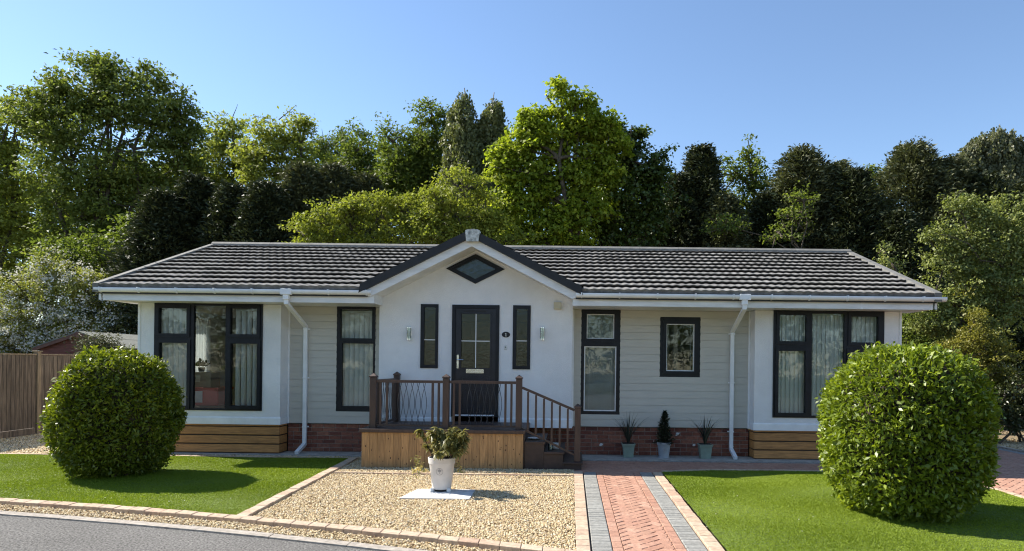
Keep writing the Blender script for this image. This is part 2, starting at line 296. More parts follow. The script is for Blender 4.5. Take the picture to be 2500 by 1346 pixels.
class MB:
    """collects shapes in world metres; build() links them as ONE mesh object"""
    def __init__(s): s.v = []; s.f = []
    def add(s, vs, fs):
        b = len(s.v); s.v += [tuple(v) for v in vs]; s.f += [tuple(b+i for i in f) for f in fs]
    def box(s, x0, y0, z0, x1, y1, z1):
        s.add([(x0, y0, z0), (x1, y0, z0), (x1, y1, z0), (x0, y1, z0), (x0, y0, z1), (x1, y0, z1), (x1, y1, z1), (x0, y1, z1)],
              [(0, 3, 2, 1), (4, 5, 6, 7), (0, 1, 5, 4), (1, 2, 6, 5), (2, 3, 7, 6), (3, 0, 4, 7)])
    def bevbox(s, x0, y0, z0, x1, y1, z1, b=0.004):
        """box with chamfered vertical and top/bottom edges"""
        vs = []
        for z, i in ((z0, b), (z0+b, 0), (z1-b, 0), (z1, b)):
            X0, X1, Y0, Y1 = x0+i, x1-i, y0+i, y1-i
            c = b*0.7
            vs += [(X0+c, Y0, z), (X1-c, Y0, z), (X1, Y0+c, z), (X1, Y1-c, z), (X1-c, Y1, z), (X0+c, Y1, z), (X0, Y1-c, z), (X0, Y0+c, z)]
        fs = [tuple(range(7, -1, -1)), tuple(range(24, 32))]
        for k in range(3):
            for i in range(8):
                j = (i+1) % 8; fs.append((8*k+i, 8*k+j, 8*k+8+j, 8*k+8+i))
        s.add(vs, fs)
    def prism(s, poly, axis, a0, a1):
        """extrude a 2D polygon; axis y: poly is (x,z); axis z: (x,y); axis x: (y,z)"""
        n = len(poly)
        def P(p, a): return {'y': (p[0], a, p[1]), 'z': (p[0], p[1], a), 'x': (a, p[0], p[1])}[axis]
        s.add([P(p, a0) for p in poly]+[P(p, a1) for p in poly],
              [tuple(range(n)), tuple(range(2*n-1, n-1, -1))]+[(i, i+n, (i+1) % n+n, (i+1) % n) for i in range(n)])
    def tube(s, pts, radii, n=8, cap=True):
        pts = [Vector(p) for p in pts]
        if not hasattr(radii, '__len__'): radii = [radii]*len(pts)
        rings = []; up = None
        for i, p in enumerate(pts):
            d = (pts[min(i+1, len(pts)-1)]-pts[max(i-1, 0)]).normalized()
            if up is None:
                up = d.orthogonal().normalized()
            up = (up-d*up.dot(d)).normalized(); sd_ = d.cross(up)
            rings.append([p+(up*math.cos(2*math.pi*k/n)+sd_*math.sin(2*math.pi*k/n))*radii[i] for k in range(n)])
        vs = [v for r in rings for v in r]
        fs = [(i*n+k, i*n+(k+1) % n, (i+1)*n+(k+1) % n, (i+1)*n+k) for i in range(len(pts)-1) for k in range(n)]
        if cap: fs += [tuple(range(n-1, -1, -1)), tuple((len(pts)-1)*n+k for k in range(n))]
        s.add(vs, fs)
    def sqtube(s, pts, a, b=None):
        """rectangular section swept along pts lying in a plane of constant x (b = half depth), a = half width in x"""
        b = b or a; pts = [Vector(p) for p in pts]; vs = []; n = 4
        for i, p in enumerate(pts):
            d0 = (pts[i]-pts[i-1]).normalized() if i else (pts[1]-pts[0]).normalized()
            d1 = (pts[i+1]-pts[i]).normalized() if i < len(pts)-1 else d0
            d = (d0+d1).normalized(); k = 1/max(0.4, d.dot(d0))
            q = Vector((1, 0, 0)).cross(d).normalized()*b*k
            x = Vector((a, 0, 0))
            vs += [p-x-q, p+x-q, p+x+q, p-x+q]
        fs = [(i*n+k, i*n+(k+1) % n, (i+1)*n+(k+1) % n, (i+1)*n+k) for i in range(len(pts)-1) for k in range(n)]
        fs += [(3, 2, 1, 0), tuple((len(pts)-1)*n+k for k in range(n))]
        s.add(vs, fs)
    def lathe(s, c, prof, n=28, sx=1, sy=1):
        vs = [(c[0]+r*math.cos(2*math.pi*k/n)*sx, c[1]+r*math.sin(2*math.pi*k/n)*sy, c[2]+z) for r, z in prof for k in range(n)]
        fs = [(i*n+k, i*n+(k+1) % n, (i+1)*n+(k+1) % n, (i+1)*n+k) for i in range(len(prof)-1) for k in range(n)]
        fs += [tuple(range(n-1, -1, -1)), tuple((len(prof)-1)*n+k for k in range(n))]
        s.add(vs, fs)
    def build(s, name, m, parent=None, smooth=False):
        V = np.array(s.v, float)
        off = OFF[parent.name] if parent is not None else np.array([(V[:, 0].min()+V[:, 0].max())/2, (V[:, 1].min()+V[:, 1].max())/2, V[:, 2].min()])
        me = bpy.data.meshes.new(name); me.from_pydata((V-off).tolist(), [], s.f)
        if smooth:
            me.polygons.foreach_set('use_smooth', np.ones(len(me.polygons), bool))
            me.set_sharp_from_angle(angle=R(38))
        me.update()
        o = link_mesh(name, me, m, parent)
        if parent is None: o.location = off; OFF[o.name] = off
        return o
def boxobj(name, m, parent, *a, bev=None):
    b = MB(); b.bevbox(*a, b=bev) if bev else b.box(*a)
    return b.build(name, m, parent)
def copy_tree(o, parent=None):
    c = o.copy(); C.objects.link(c)
    if parent is not None: c.parent = parent
    for ch in list(o.children): copy_tree(ch, c)
    return c

# ------------------------------------------------------------------ foliage
def unit(a): return a/np.maximum(np.linalg.norm(a, axis=1, keepdims=True), 1e-9)
def leaf_arrays(P, T, N, Ln, W, fold=0.18):
    """one folded blade per point: P centre, T towards the tip, N face normal"""
    T = unit(T); N = unit(N-T*np.sum(N*T, 1, keepdims=True)); B = np.cross(N, T)
    Ln = np.asarray(Ln).reshape(-1, 1); W = np.asarray(W).reshape(-1, 1)
    V = np.empty((len(P), 4, 3))
    V[:, 0] = P-T*Ln*0.5; V[:, 2] = P+T*Ln*0.5-N*Ln*0.08
    V[:, 1] = P+B*W*0.5+N*W*fold-T*Ln*0.05; V[:, 3] = P-B*W*0.5+N*W*fold-T*Ln*0.05
    F_ = np.arange(len(P)*4, dtype=np.int32).reshape(-1, 4)
    return V.reshape(-1, 3), F_
def foliage(name, P, T, N, Ln, W, tone, m, parent, fold=0.18):
    V, F_ = leaf_arrays(P, T, N, Ln, W, fold)
    return npmesh(name, V, F_, m, parent, np.repeat(np.clip(tone, 0, 1), 4))
def rdirs(n, rng): return unit(rng.normal(size=(n, 3)))
def lobe_clumps(lobes, spacing, rng, gap=0.25, rough=0.22):
    """clump centres spread through the outer part of every lobe; uneven outline, holes"""
    out, outd = [], []
    for (c, r) in lobes:
        c = np.array(c, float); r = np.array(r, float)
        area = 4*math.pi*((r[0]*r[1])**1.6+(r[0]*r[2])**1.6+(r[1]*r[2])**1.6)**(1/1.6)/3**(1/1.6)
        n = max(12, int(area/spacing**2*1.5))
        d = rdirs(n, rng)
        k = 14; bd = rdirs(k, rng); ba = rng.normal(0, rough, k)
        mod = 1+(np.exp(5*(d@bd.T-1))*ba).sum(1)
        hd = rdirs(9, rng); hole = (np.exp(16*(d@hd.T-1))).max(1)
        keep = rng.random(n) > np.where(hole > 0.45, 0.80*gap/0.25, gap*0.4)
        u = 1-np.abs(rng.normal(0, 0.20, n)); u = np.where(rng.random(n) < 0.18, rng.random(n)**0.5, u)
        p = c+d*r*(mod*np.clip(u, 0.1, 1.06))[:, None]
        sp_ = rng.random(n) < .05; p = np.where(sp_[:, None], c+d*r*mod[:, None]+d*rng.uniform(.12, .5, n)[:, None], p)
        keep &= p[:, 2] > 0.25
        out.append(p[keep]); outd.append(unit(d*1.0/r*r.mean())[keep])
    return np.concatenate(out), np.concatenate(outd)
def leafy(name, clumps, dirs, per, sig, Ln, asp, m, parent, rng, up=0.6, outw=0.7, jit=0.7, droop=0.35, flat=0.65, trim=0.0):
    n = len(clumps)*per
    base = np.repeat(clumps, per, 0); od = np.repeat(dirs, per, 0)
    cs = np.repeat(rng.uniform(0.6, 1.35, len(clumps)), per)[:, None]
    ld = rdirs(n, rng); ld[:, 2] = np.where(ld[:, 2] < -0.25, -ld[:, 2], ld[:, 2])
    P = base+ld*(rng.random((n, 1))**0.45)*cs*1.75*np.array([sig, sig, sig*flat])+rng.normal(size=(n, 3))*sig*0.18
    N = ld*0.75+od*outw*0.45+np.array([0, 0, up])+rng.normal(size=(n, 3))*jit*0.8
    T = ld*0.7+od*0.3+rng.normal(size=(n, 3))*0.6+np.array([0, 0, -droop])
    l = Ln*rng.uniform(0.65, 1.3, n)
    tone = np.repeat(rng.random(len(clumps)), per)*0.6+rng.random(n)*0.4
    return foliage(name, P, T, N, l, l*asp*rng.uniform(0.8, 1.2, n), tone, m, parent)
def limbs(mb, base, tip, r0, rng, wob=0.06, seg=6, r1=None):
    base, tip = Vector(base), Vector(tip); L = (tip-base).length
    pts = []
    for i in range(seg+1):
        t = i/seg; p = base.lerp(tip, t)
        if 0 < i < seg: p += Vector(rng.normal(0, wob*L*0.35, 3))
        pts.append(p)
    r1 = r1 if r1 is not None else r0*0.25
    mb.tube(pts, [r0+(r1-r0)*(i/seg)**0.8 for i in range(seg+1)], 6 if r0 < .08 else 9, cap=False)
    return pts
def pxlobes(D, L, depth=0.85):
    out = []
    for q in L:
        c = at(q[0], q[1], D+(q[4] if len(q) > 4 else 0)); s = F/D
        rx, rz = q[2]/s, q[3]/s
        out.append(((c.x, c.y, c.z), (rx, max(0.35, depth*(rx+rz)/2), rz)))
    return out
def tree(name, label, cat, D, L, leaf, Ln, spacing=0.55, per=16, sig=0.28, asp=0.6, trunk_px=None, stems=1, r0=0.2, bark='bark', group=None,
         seed=1, gap=0.25, rough=0.22, droop=0.35, up=0.6, depth=0.85, twigs=26, extra=None, flat=0.65, bare=0, outw=0.7):
    rng = np.random.default_rng(seed); Ln *= .68; per = int(per*2.7); spacing *= .88; gap *= .6
    lobes = [(c_, tuple(max(v*.6, v-sig*.55) for v in r_)) for c_, r_ in pxlobes(D, L, depth)]
    low = min(lobes, key=lambda q: q[0][2]-q[1][2])
    bx = at(trunk_px, 885, D).x if trunk_px is not None else sum(q[0][0]*q[1][0]*q[1][2] for q in lobes)/sum(q[1][0]*q[1][2] for q in lobes)
    root = thing(name, (bx, D, 0), label, cat, group)
    cl, di = lobe_clumps(lobes, spacing, rng, gap, rough)
    leafy('crown', cl, di, per, sig, Ln, asp, L_[leaf], root, rng, up=up, droop=droop, flat=flat, outw=outw)
    mb = MB()
    tops = sorted(lobes, key=lambda q: -q[0][2])
    for s in range(stems):
        b = (bx+(rng.normal(0, 0.35) if stems > 1 else 0), D+(rng.normal(0, 0.3) if stems > 1 else 0), -0.05)
        q = tops[s % len(tops)]
        trunk = limbs(mb, b, (q[0][0], q[0][1], q[0][2]+q[1][2]*0.5), r0, rng, 0.05, 8)
        mine = [z for i, z in enumerate(lobes) if i % stems == s]
        for z in mine:
            tz = np.clip((z[0][2]-z[1][2]*0.9)/max(0.1, trunk[-1].z), 0.15, 0.9)
            st = trunk[int(tz*(len(trunk)-1))]
            e = Vector(z[0])+Vector(rng.normal(0, 0.3, 3))
            limbs(mb, st, e, r0*0.42, rng, 0.10, 5)
    pick = rng.choice(len(cl), min(twigs*2, len(cl)), replace=False)
    cent = np.array([q[0] for q in lobes])
    for i in pick:
        j = np.argmin(((cent-cl[i])**2).sum(1))
        limbs(mb, cent[j], cl[i]+di[i]*0.1, 0.045, rng, 0.10, 4, 0.008)
    for i in range(bare):                                               # bare shoots standing out of the top
        q = tops[i % 3]; e = Vector(q[0])+Vector((rng.normal(0, q[1][0]*0.5), 0, q[1][2]*rng.uniform(1.2, 1.5)))
        limbs(mb, Vector(q[0])+Vector((0, 0, q[1][2]*.6)), e, 0.03, rng, 0.02, 4, 0.008)
    mb.build('trunk', M[bark], root, smooth=True)
    if extra: extra(root, cl, di, rng)
    return root
def conifer(name, label, D, px, top, half, leaf='conifer', seed=1, group=None, base_py=1010, n=1100, per=17, Ln=0.30, taper=0.75, tips=1, cat='conifer'):
    """dense cypress: sprays on short drooping boughs round a leader, ragged top"""
    rng = np.random.default_rng(seed); Ln *= .66; per = int(per*2.0); half *= 1.62; n = int(n*1.9)
    tp = at(px, top, D); H = tp.z; rad = half*D/F
    root = thing(name, (tp.x, D, 0), label, cat, group)
    t = 1-rng.random(n)**0.72
    t = np.where(rng.random(n) < 0.09, rng.uniform(0.82, 1.0, n), t)
    a = rng.uniform(0, 2*math.pi, n)
    prof = np.where(t < 0.25, 0.85+0.6*t, (1-t)**taper*1.24)
    prof = np.clip(prof, 0.02, 1.0)*(1+0.20*np.sin(3*a+9*t+seed)+0.16*np.sin(5*a-17*t+2*seed)+rng.normal(0, 0.12, n))
    u = np.where(rng.random(n) < 0.2, rng.random(n), 1-np.abs(rng.normal(0, 0.14, n)))
    r = rad*np.clip(prof, 0.03, 1.4)*np.clip(u, 0.05, 1.1)
    tip = np.zeros(n)
    if tips > 1: tip = rng.integers(0, tips, n)
    offx = (tip-(tips-1)/2)*rad*0.55*(t > 0.62)
    hh = H*np.where(tip % 2 == 1, 0.94, 1.0)
    cl = np.stack([tp.x+offx+r*np.cos(a), D+r*np.sin(a), 0.15+t*(hh-0.2)], 1)
    di = np.stack([np.cos(a), np.sin(a), np.full(n, 0.25)], 1)
    m_ = n*per
    b = np.repeat(cl, per, 0); od = np.repeat(unit(di), per, 0)
    sp = rng.uniform(-0.5, 0.55, m_)[:, None]
    side = np.cross(od, np.array([0, 0, 1.0]))
    P = b+od*sp*0.75+side*rng.normal(0, 0.17, m_)[:, None]+rng.normal(0, 0.09, (m_, 3))+np.array([0, 0, -0.10])*(sp**2)*2
    T = od*0.9+side*rng.normal(0, 0.55, m_)[:, None]+np.stack([np.zeros(m_), np.zeros(m_), rng.normal(0.05, 0.45, m_)], 1)
    N = np.array([0, 0, 1.0])*0.8+rng.normal(size=(m_, 3))*0.6+od*0.3
    l = Ln*rng.uniform(0.6, 1.3, m_)
    tone = np.repeat(rng.random(n), per)*0.5+rng.random(m_)*0.5
    foliage('crown', P, T, N, l, l*0.34, tone, L_[leaf], root, 0.12)
    mb = MB(); limbs(mb, (tp.x, D, -0.05), (tp.x, D, H*0.93), 0.20, rng, 0.01, 6, 0.03)
    for i in range(24):
        q = cl[rng.integers(n)]; limbs(mb, (tp.x, D, q[2]*0.9), q, 0.035, rng, 0.05, 3, 0.01)
    mb.build('trunk', M['bark'], root, smooth=True)
    return root

# ================================================================== THE GROUND
GROUP_EDGE = None
edge_px = [(0, 1231), (149, 1240), (298, 1250), (434, 1265), (618, 1278), (694, 1286), (840, 1301), (980, 1314), (1120, 1331), (1232, 1345)]
ep = np.array([G(x, y, 0.0)[:2] for x, y in edge_px])
cf = np.polyfit(ep[:, 0], ep[:, 1], 2)
def curve(x):                                                        # foot of the brick edging along the road
    x = np.asarray(x, float); xc = np.clip(x, -13, 3.5)
    return np.polyval(cf, xc)+(x-xc)*np.polyval(np.polyder(cf), xc)
def strip(name, o0, o1, x0, x1, z, m, n=80, drop=None):
    xs = np.linspace(x0, x1, n); V = []; y = curve(xs)
    for off in (o0, o1): V += list(zip(xs, y+off, [z]*n))
    Fq = [(i, i+1, n+i+1, n+i) for i in range(n-1)]
    return npmesh(name, V, Fq, m)
def poly_sheet(name, poly, z, m):
    b = MB(); b.add([(p[0], p[1], z) for p in poly], [tuple(range(len(poly)))]); return b.build(name, m)
def inside(poly, P):
    P = np.asarray(P); x, y = P[:, 0], P[:, 1]; r = np.zeros(len(P), bool); n = len(poly)
    for i in range(n):
        x0, y0 = poly[i]; x1, y1 = poly[(i+1) % n]
        c = ((y0 > y) != (y1 > y)) & (x < (x1-x0)*(y-y0)/((y1-y0) if y1 != y0 else 1e-9)+x0)
        r ^= c
    return r
def clip(poly, a, b, keep_left=True):
    out = []; n = len(poly)
    def sdist(p): return (b[0]-a[0])*(p[1]-a[1])-(b[1]-a[1])*(p[0]-a[0])
    for i in range(n):
        p, q = poly[i], poly[(i+1) % n]; sp, sq = sdist(p), sdist(q)
        if sp >= 0: out.append(p)
        if (sp >= 0) != (sq >= 0):
            t = sp/(sp-sq); out.append((p[0]+(q[0]-p[0])*t, p[1]+(q[1]-p[1])*t))
    return out
def clip_convex(poly, hull):
    for i in range(len(hull)):
        poly = clip(poly, hull[i], hull[(i+1) % len(hull)])
        if len(poly) < 3: return []
    return poly
def area(p): return 0.5*sum(p[i][0]*p[(i+1) % len(p)][1]-p[(i+1) % len(p)][0]*p[i][1] for i in range(len(p)))
def block(mb, poly, z, h=0.03, g=0.0034, ch=0.007):
    """one laid block: jointed, chamfered, its top a hair up or down"""
    if len(poly) < 3 or area(poly) < 3e-4: return
    cx = sum(p[0] for p in poly)/len(poly); cy = sum(p[1] for p in poly)/len(poly)
    def ins(d): 
        r = []
        for p in poly:
            l = math.hypot(p[0]-cx, p[1]-cy) or 1; k = max(0.3, 1-d*1.35/l); r.append((cx+(p[0]-cx)*k, cy+(p[1]-cy)*k))
        return r
    a, b = ins(g), ins(g+ch); n = len(poly); z += random.uniform(-0.0015, 0.0015)
    tx, ty = random.uniform(-.012, .012), random.uniform(-.012, .012)
    top = [(p[0], p[1], z+(p[0]-cx)*tx+(p[1]-cy)*ty) for p in b]
    mb.add([(p[0], p[1], z-h) for p in a]+[(p[0], p[1], z-ch*0.8) for p in a]+top,
           [(i, (i+1) % n, n+(i+1) % n, n+i) for i in range(n)]+[(n+i, n+(i+1) % n, 2*n+(i+1) % n, 2*n+i) for i in range(n)]+[tuple(range(2*n, 3*n))])
def rectp(x0, y0, x1, y1): return [(x0, y0), (x1, y0), (x1, y1), (x0, y1)]
def herring(mb, hull, z, w=0.104, ang=45, skip=None, ox=0.0, oy=0.0):
    c, s = math.cos(R(ang)), math.sin(R(ang))
    xs = [p[0] for p in hull]; ys = [p[1] for p in hull]; mx, my = (min(xs)+max(xs))/2+ox, (min(ys)+max(ys))/2+oy
    rad = math.hypot(max(xs)-min(xs), max(ys)-min(ys))/2/w+4; k = int(rad)
    for a in range(-2*k, 2*k+1):
        for b in range(-k, k+1):
            X, Y = a+2*b, a-2*b
            for q in ([(X, Y), (X+2, Y), (X+2, Y+1), (X, Y+1)], [(X+3, Y), (X+4, Y), (X+4, Y+2), (X+3, Y+2)]):
                if abs(q[0][0]) > rad+3 or abs(q[0][1]) > rad+3: continue
                p = [(mx+(u*c-v*s)*w, my+(u*s+v*c)*w) for u, v in q]
                if skip is not None and skip(p): continue
                p = clip_convex(p, hull)
                if p: block(mb, p, z)

tag(poly_sheet('ground', [(-220, -80), (220, -80), (220, 260), (-220, 260)], -0.09, M['ground']), kind='structure')
xs = np.linspace(-40, 12, 90)
V = [(x, -12.0, -0.022) for x in xs]+[(x, y-0.385, -0.022) for x, y in zip(xs, curve(xs))]
tag(npmesh('road', V, [(i, i+1, 91+i, 90+i) for i in range(89)], M['asphalt']), kind='structure')
# kerb: separate stones along the road
b = MB(); x = -15.0
while x < 6.0:
    L1 = 0.86; y0, y1 = float(curve(x)), float(curve(x+L1-0.008))
    b.prism([(x, y0-0.385), (x+L1-.008, y1-0.385), (x+L1-.008, y1-0.255), (x, y0-0.255)], 'z', -0.10, -0.004+random.uniform(-.002, .002)); x += L1
tag(b.build('kerb', M['kerb']), kind='structure')
tag(strip('kerb_gravel', -0.255, 0.02, -15, 6, -0.016, M['gravel_base']), kind='structure')
# brick edging along the road
b = MB(); x = -15.0
while x < 6.0:
    L1 = 0.205; y0, y1 = float(curve(x)), float(curve(x+L1))
    block(b, [(x, y0), (x+L1, y1), (x+L1, y1+0.15), (x, y0+0.15)], 0.038+random.uniform(-.003, .003), 0.09, 0.002, 0.006); x += L1
tag(b.build('brick_edging', M['edging']), kind='structure')

# lawns
lx = lambda y: -3.65-(y-7.2)*0.049                                    # edge of the lawn beside the gravel bed
fl = np.linspace(-15, -3.63, 40)
LAWN_A = [(x, y) for x, y in zip(fl, curve(fl)+0.14)]+[(lx(11.5), 11.52), (-15, 11.5)]
fr = np.linspace(1.47, 5.95, 30)
back = [(6.0, 8.7), (6.02, 9.2), (5.93, 9.6), (5.6, 10.1), (5.1, 10.42), (4.2, 10.64), (3.3, 10.68), (2.3, 10.66), (1.47, 10.42)]
LAWN_B = [(x, y) for x, y in zip(fr, curve(fr)+0.14)]+back
for P, z in ((LAWN_A, 0.016), (LAWN_B, 0.018)):
    tag(poly_sheet('lawn', P, z, M['soil']), kind='structure')
def blades(name, poly, n, seed, z):
    rng = np.random.default_rng(seed); A = np.array(poly); lo, hi = A.min(0), A.max(0)
    P = rng.uniform(lo, hi, (int(n*1.6), 2)); P = P[inside(poly, P)][:n]
    d = np.hypot(P[:, 0], P[:, 1]); n = len(P)
    h = rng.uniform(0.010, 0.020, n)*(0.8+0.35*np.sin(P[:, 0]*2.1+1.3*np.sin(P[:, 1]*1.7))*np.sin(P[:, 1]*2.6)); wd = 0.0030+0.00042*d; a = rng.uniform(0, 6.283, n)
    le = rng.normal(0, 0.012, (n, 2))
    V = np.zeros((n, 3, 3)); V[:, :, :2] = P[:, None]
    V[:, 0, 0] += wd*np.cos(a); V[:, 0, 1] += wd*np.sin(a); V[:, 1, 0] -= wd*np.cos(a); V[:, 1, 1] -= wd*np.sin(a)
    V[:, 2, :2] += le; V[:, :2, 2] = z; V[:, 2, 2] = z+h
    pt = 0.5+0.22*np.sin(P[:, 0]*1.3+P[:, 1]*0.7)*np.sin(P[:, 1]*1.9-P[:, 0]*0.4)
    tone = np.repeat(np.clip(pt+rng.normal(0, 0.16, n), 0, 1), 3)
    return npmesh(name, V.reshape(-1, 3), np.arange(n*3).reshape(-1, 3), L_['grass'], None, tone)
tag(blades('grass', [p for p in LAWN_A if p[0] > -11.5]+[(-11.5, 11.5)] if False else [(-11.5, float(curve(-11.5))+.14)]+[p for p in LAWN_A if p[0] > -11.5]+[(-11.5, 11.5)], 330000, 3, 0.014), kind='stuff')
tag(blades('grass', LAWN_B, 300000, 4, 0.016), kind='stuff')

# gravel beds: base sheets and the stones themselves
bed_front = np.linspace(-3.56, 0.06, 20)
BED = [(x, y) for x, y in zip(bed_front, curve(bed_front)+0.14)]+[(0.06, 10.62), (-0.7, 10.62), (-3.40, 10.62), (-3.40, 11.78), (-3.72, 11.62)]
SIDE = [(-12.3, 11.58), (-7.9, 11.58), (-7.9, 21.0), (-12.3, 21.0)]
FRONT = [(-7.9, 11.58), (-3.75, 11.58), (-3.45, 11.78), (-7.9, 11.86)]
FAR = [(9.36, 9.0), (13.5, 9.0), (13.5, 20.0), (9.36, 20.0)]
tag(poly_sheet('gravel_bed', BED, -0.008, M['gravel_base']), kind='structure')
tag(poly_sheet('gravel_bed', SIDE, -0.012, M['gravel_base']), kind='structure')
tag(poly_sheet('gravel_bed', FRONT, -0.006, M['gravel_base']), kind='structure')
tag(poly_sheet('gravel_bed', FAR, -0.010, M['gravel_base']), kind='structure')
def stones(name, poly, per_m2, seed, z, lo=0.009, hi=0.019):
    rng = np.random.default_rng(seed); A = np.array(poly); a0, a1 = A.min(0), A.max(0)
    n = int(abs(area(poly))*per_m2)
    P = rng.uniform(a0, a1, (int(n*((a1-a0).prod())/max(abs(area(poly)), .01)*1.1)+50, 2)); P = P[inside(poly, P)][:n]; n = len(P)
    O = np.array([(1, 0, 0), (0, 1, 0), (-1, 0, 0), (0, -1, 0), (0, 0, 1), (0, 0, -1)], float)
    S = rng.uniform(lo, hi, (n, 1, 1))*rng.uniform(0.65, 1.35, (n, 6, 1))
    an = rng.uniform(0, 6.283, n); tl = rng.normal(0, 0.5, n)
    V = O[None]*S; V[:, :, 2] *= 0.72
    x, y, zz = V[..., 0].copy(), V[..., 1].copy(), V[..., 2].copy()
    x, zz = x*np.cos(tl)[:, None]-zz*np.sin(tl)[:, None], x*np.sin(tl)[:, None]+zz*np.cos(tl)[:, None]
    V[..., 0] = x*np.cos(an)[:, None]-y*np.sin(an)[:, None]+P[:, :1]; V[..., 1] = x*np.sin(an)[:, None]+y*np.cos(an)[:, None]+P[:, 1:]
    V[..., 2] = zz+z+rng.uniform(-0.004, 0.010, n)[:, None]
    T = np.array([(0, 1, 4), (1, 2, 4), (2, 3, 4), (3, 0, 4), (1, 0, 5), (2, 1, 5), (3, 2, 5), (0, 3, 5)])
    Fq = (np.arange(n)[:, None, None]*6+T[None]).reshape(-1, 3)
    return npmesh(name, V.reshape(-1, 3), Fq, M['stone'])
tag(stones('gravel', BED, 5200, 5, 0.004, 0.007, 0.0155), kind='stuff')
ks = np.linspace(-9.5, 0.9, 40)
KG = [(x, y-0.25) for x, y in zip(ks, curve(ks))]+[(x, y-0.005) for x, y in zip(ks[::-1], curve(ks[::-1]))]
tag(stones('gravel', KG, 4000, 6, -0.010, 0.007, 0.015), kind='stuff')
tag(stones('gravel', [(-11.9, 11.62), (-8.0, 11.62), (-8.0, 15.8), (-11.9, 15.8)], 1300, 7, 0.0, 0.013, 0.024), kind='stuff')
tag(stones('gravel', FRONT, 2400, 8, 0.0), kind='stuff')
tag(stones('gravel', [(9.4, 11.5), (11.5, 11.5), (11.5, 16), (9.4, 16)], 900, 9, 0.0, 0.013, 0.024), kind='stuff')

# edgings of the beds
b = MB(); y = 7.05
while y < 11.5:
    block(b, [(lx(y), y), (lx(y)+0.145, y), (lx(y+.2)+0.145, y+.2), (lx(y+.2), y+.2)], 0.04+random.uniform(-.003, .003), 0.08, 0.003, 0.008); y += 0.203
tag(b.build('brick_edging', M['edging']), kind='structure')
b = MB(); x = -3.60
while x < 0.05:
    b.bevbox(x, 9.985, -0.03, min(x+0.596, .055), 10.03, 0.034+random.uniform(-.003, .003), b=.004); x += 0.6
tag(b.build('bed_edging', M['edging']), kind='structure')
b = MB(); x = -14.0
while x < -4.0:
    block(b, rectp(x, 11.5, x+0.2, 11.585), 0.03, 0.06, 0.003, 0.006); x += 0.203
tag(b.build('lawn_edging', M['edging']), kind='structure')
b = MB()
bk = [Vector((p[0], p[1], 0)) for p in [(6.02, 3.0)]+back]
for i in range(len(bk)-1):
    seg = bk[i+1]-bk[i]; n = max(1, round(seg.length/0.2)); d = seg/n; nn = Vector((seg.y, -seg.x, 0)).normalized()*0.075
    for k in range(n):
        p = bk[i]+d*k; q = bk[i]+d*(k+1)
        block(b, [(p.x, p.y), (p.x+nn.x, p.y+nn.y), (q.x+nn.x, q.y+nn.y), (q.x, q.y)], 0.034, 0.06, 0.003, 0.006)
tag(b.build('lawn_edging', M['edging']), kind='structure')

# the block path and the paving along the house
tag(poly_sheet('path_bed', rectp(0.06, 3.0, 1.46, 10.45), -0.016, M['sub_base']), kind='structure')
tag(poly_sheet('drive_bed', [(0.06, 10.45), (9.36, 10.45), (9.36, 22), (6.2, 22), (6.2, 11.85), (0.06, 11.85)], -0.014, M['sub_base']), kind='structure')
tag(poly_sheet('drive_bed', rectp(6.05, 1.0, 9.36, 10.45), -0.015, M['sub_base']), kind='structure')
pe, pg, pr = MB(), MB(), MB()
y = 5.0
while y < 10.42:
    for (x0, x1) in ((0.062, 0.200), (1.318, 1.452)):
        l = random.choice((0.135, 0.20, 0.165)) if x0 > 1 else 0.2
    y2 = y+0.2
    block(pe, rectp(0.062+random.uniform(-.004, .004), y, 0.202, y2), 0.016, 0.05, 0.003, 0.007)
    block(pe, rectp(1.315, y, 1.455+random.uniform(-.006, .006), y2), 0.016, 0.05, 0.003, 0.007); y = y2+0.002
y = 5.0
while y < 10.42:
    block(pg, rectp(0.212, y, 0.412, y+0.1), 0.0); block(pg, rectp(1.108, y, 1.308, y+0.1), 0.0); y += 0.1022
    
y = 5.0
while y < 10.42:
    block(pr, rectp(0.414, y, 0.514, y+0.2), 0.0); block(pr, rectp(1.006, y, 1.106, y+0.2), 0.0); y += 0.2025
herring(pr, rectp(0.516, 5.0, 1.004, 10.42), 0.0)
out = MB()
inB = lambda p: bool(inside(LAWN_B, p).all())
herring(out, rectp(0.06, 10.43, 6.10, 11.66), 0.0, skip=inB)
herring(out, rectp(6.10, 4.5, 9.12, 20.0), 0.0, skip=inB, ox=.03)
for y in np.arange(4.5, 20, 0.1022): block(pg, rectp(9.135, y, 9.335, y+0.1), 0.0)
for x in np.arange(0.06, 6.1, 0.1022): block(pg, rectp(x, 11.665, x+.1, 11.775), 0.0)
p1 = pe.build('path_edging', M['edging']); tag(p1, kind='structure')
tag(pg.build('grey_block_border', M['grey_block']), kind='structure')
tag(pr.build('path', M['red_block']), kind='structure')
tag(out.build('driveway', M['red_block']), kind='structure')
b = MB(); y = 8.0
while y < 19: block(b, rectp(9.345, y, 9.425, y+.9), 0.03, 0.06, 0.003, 0.008); y += 0.905
tag(b.build('drive_edging', M['kerb']), kind='structure')
b = MB(); b.box(-8.1, 11.90, -0.05, -3.3, 12.38, 0.006); b.box(0.2, 11.782, -0.05, 6.2, 12.38, 0.008)
tag(b.build('concrete_apron', M['concrete']), kind='structure')

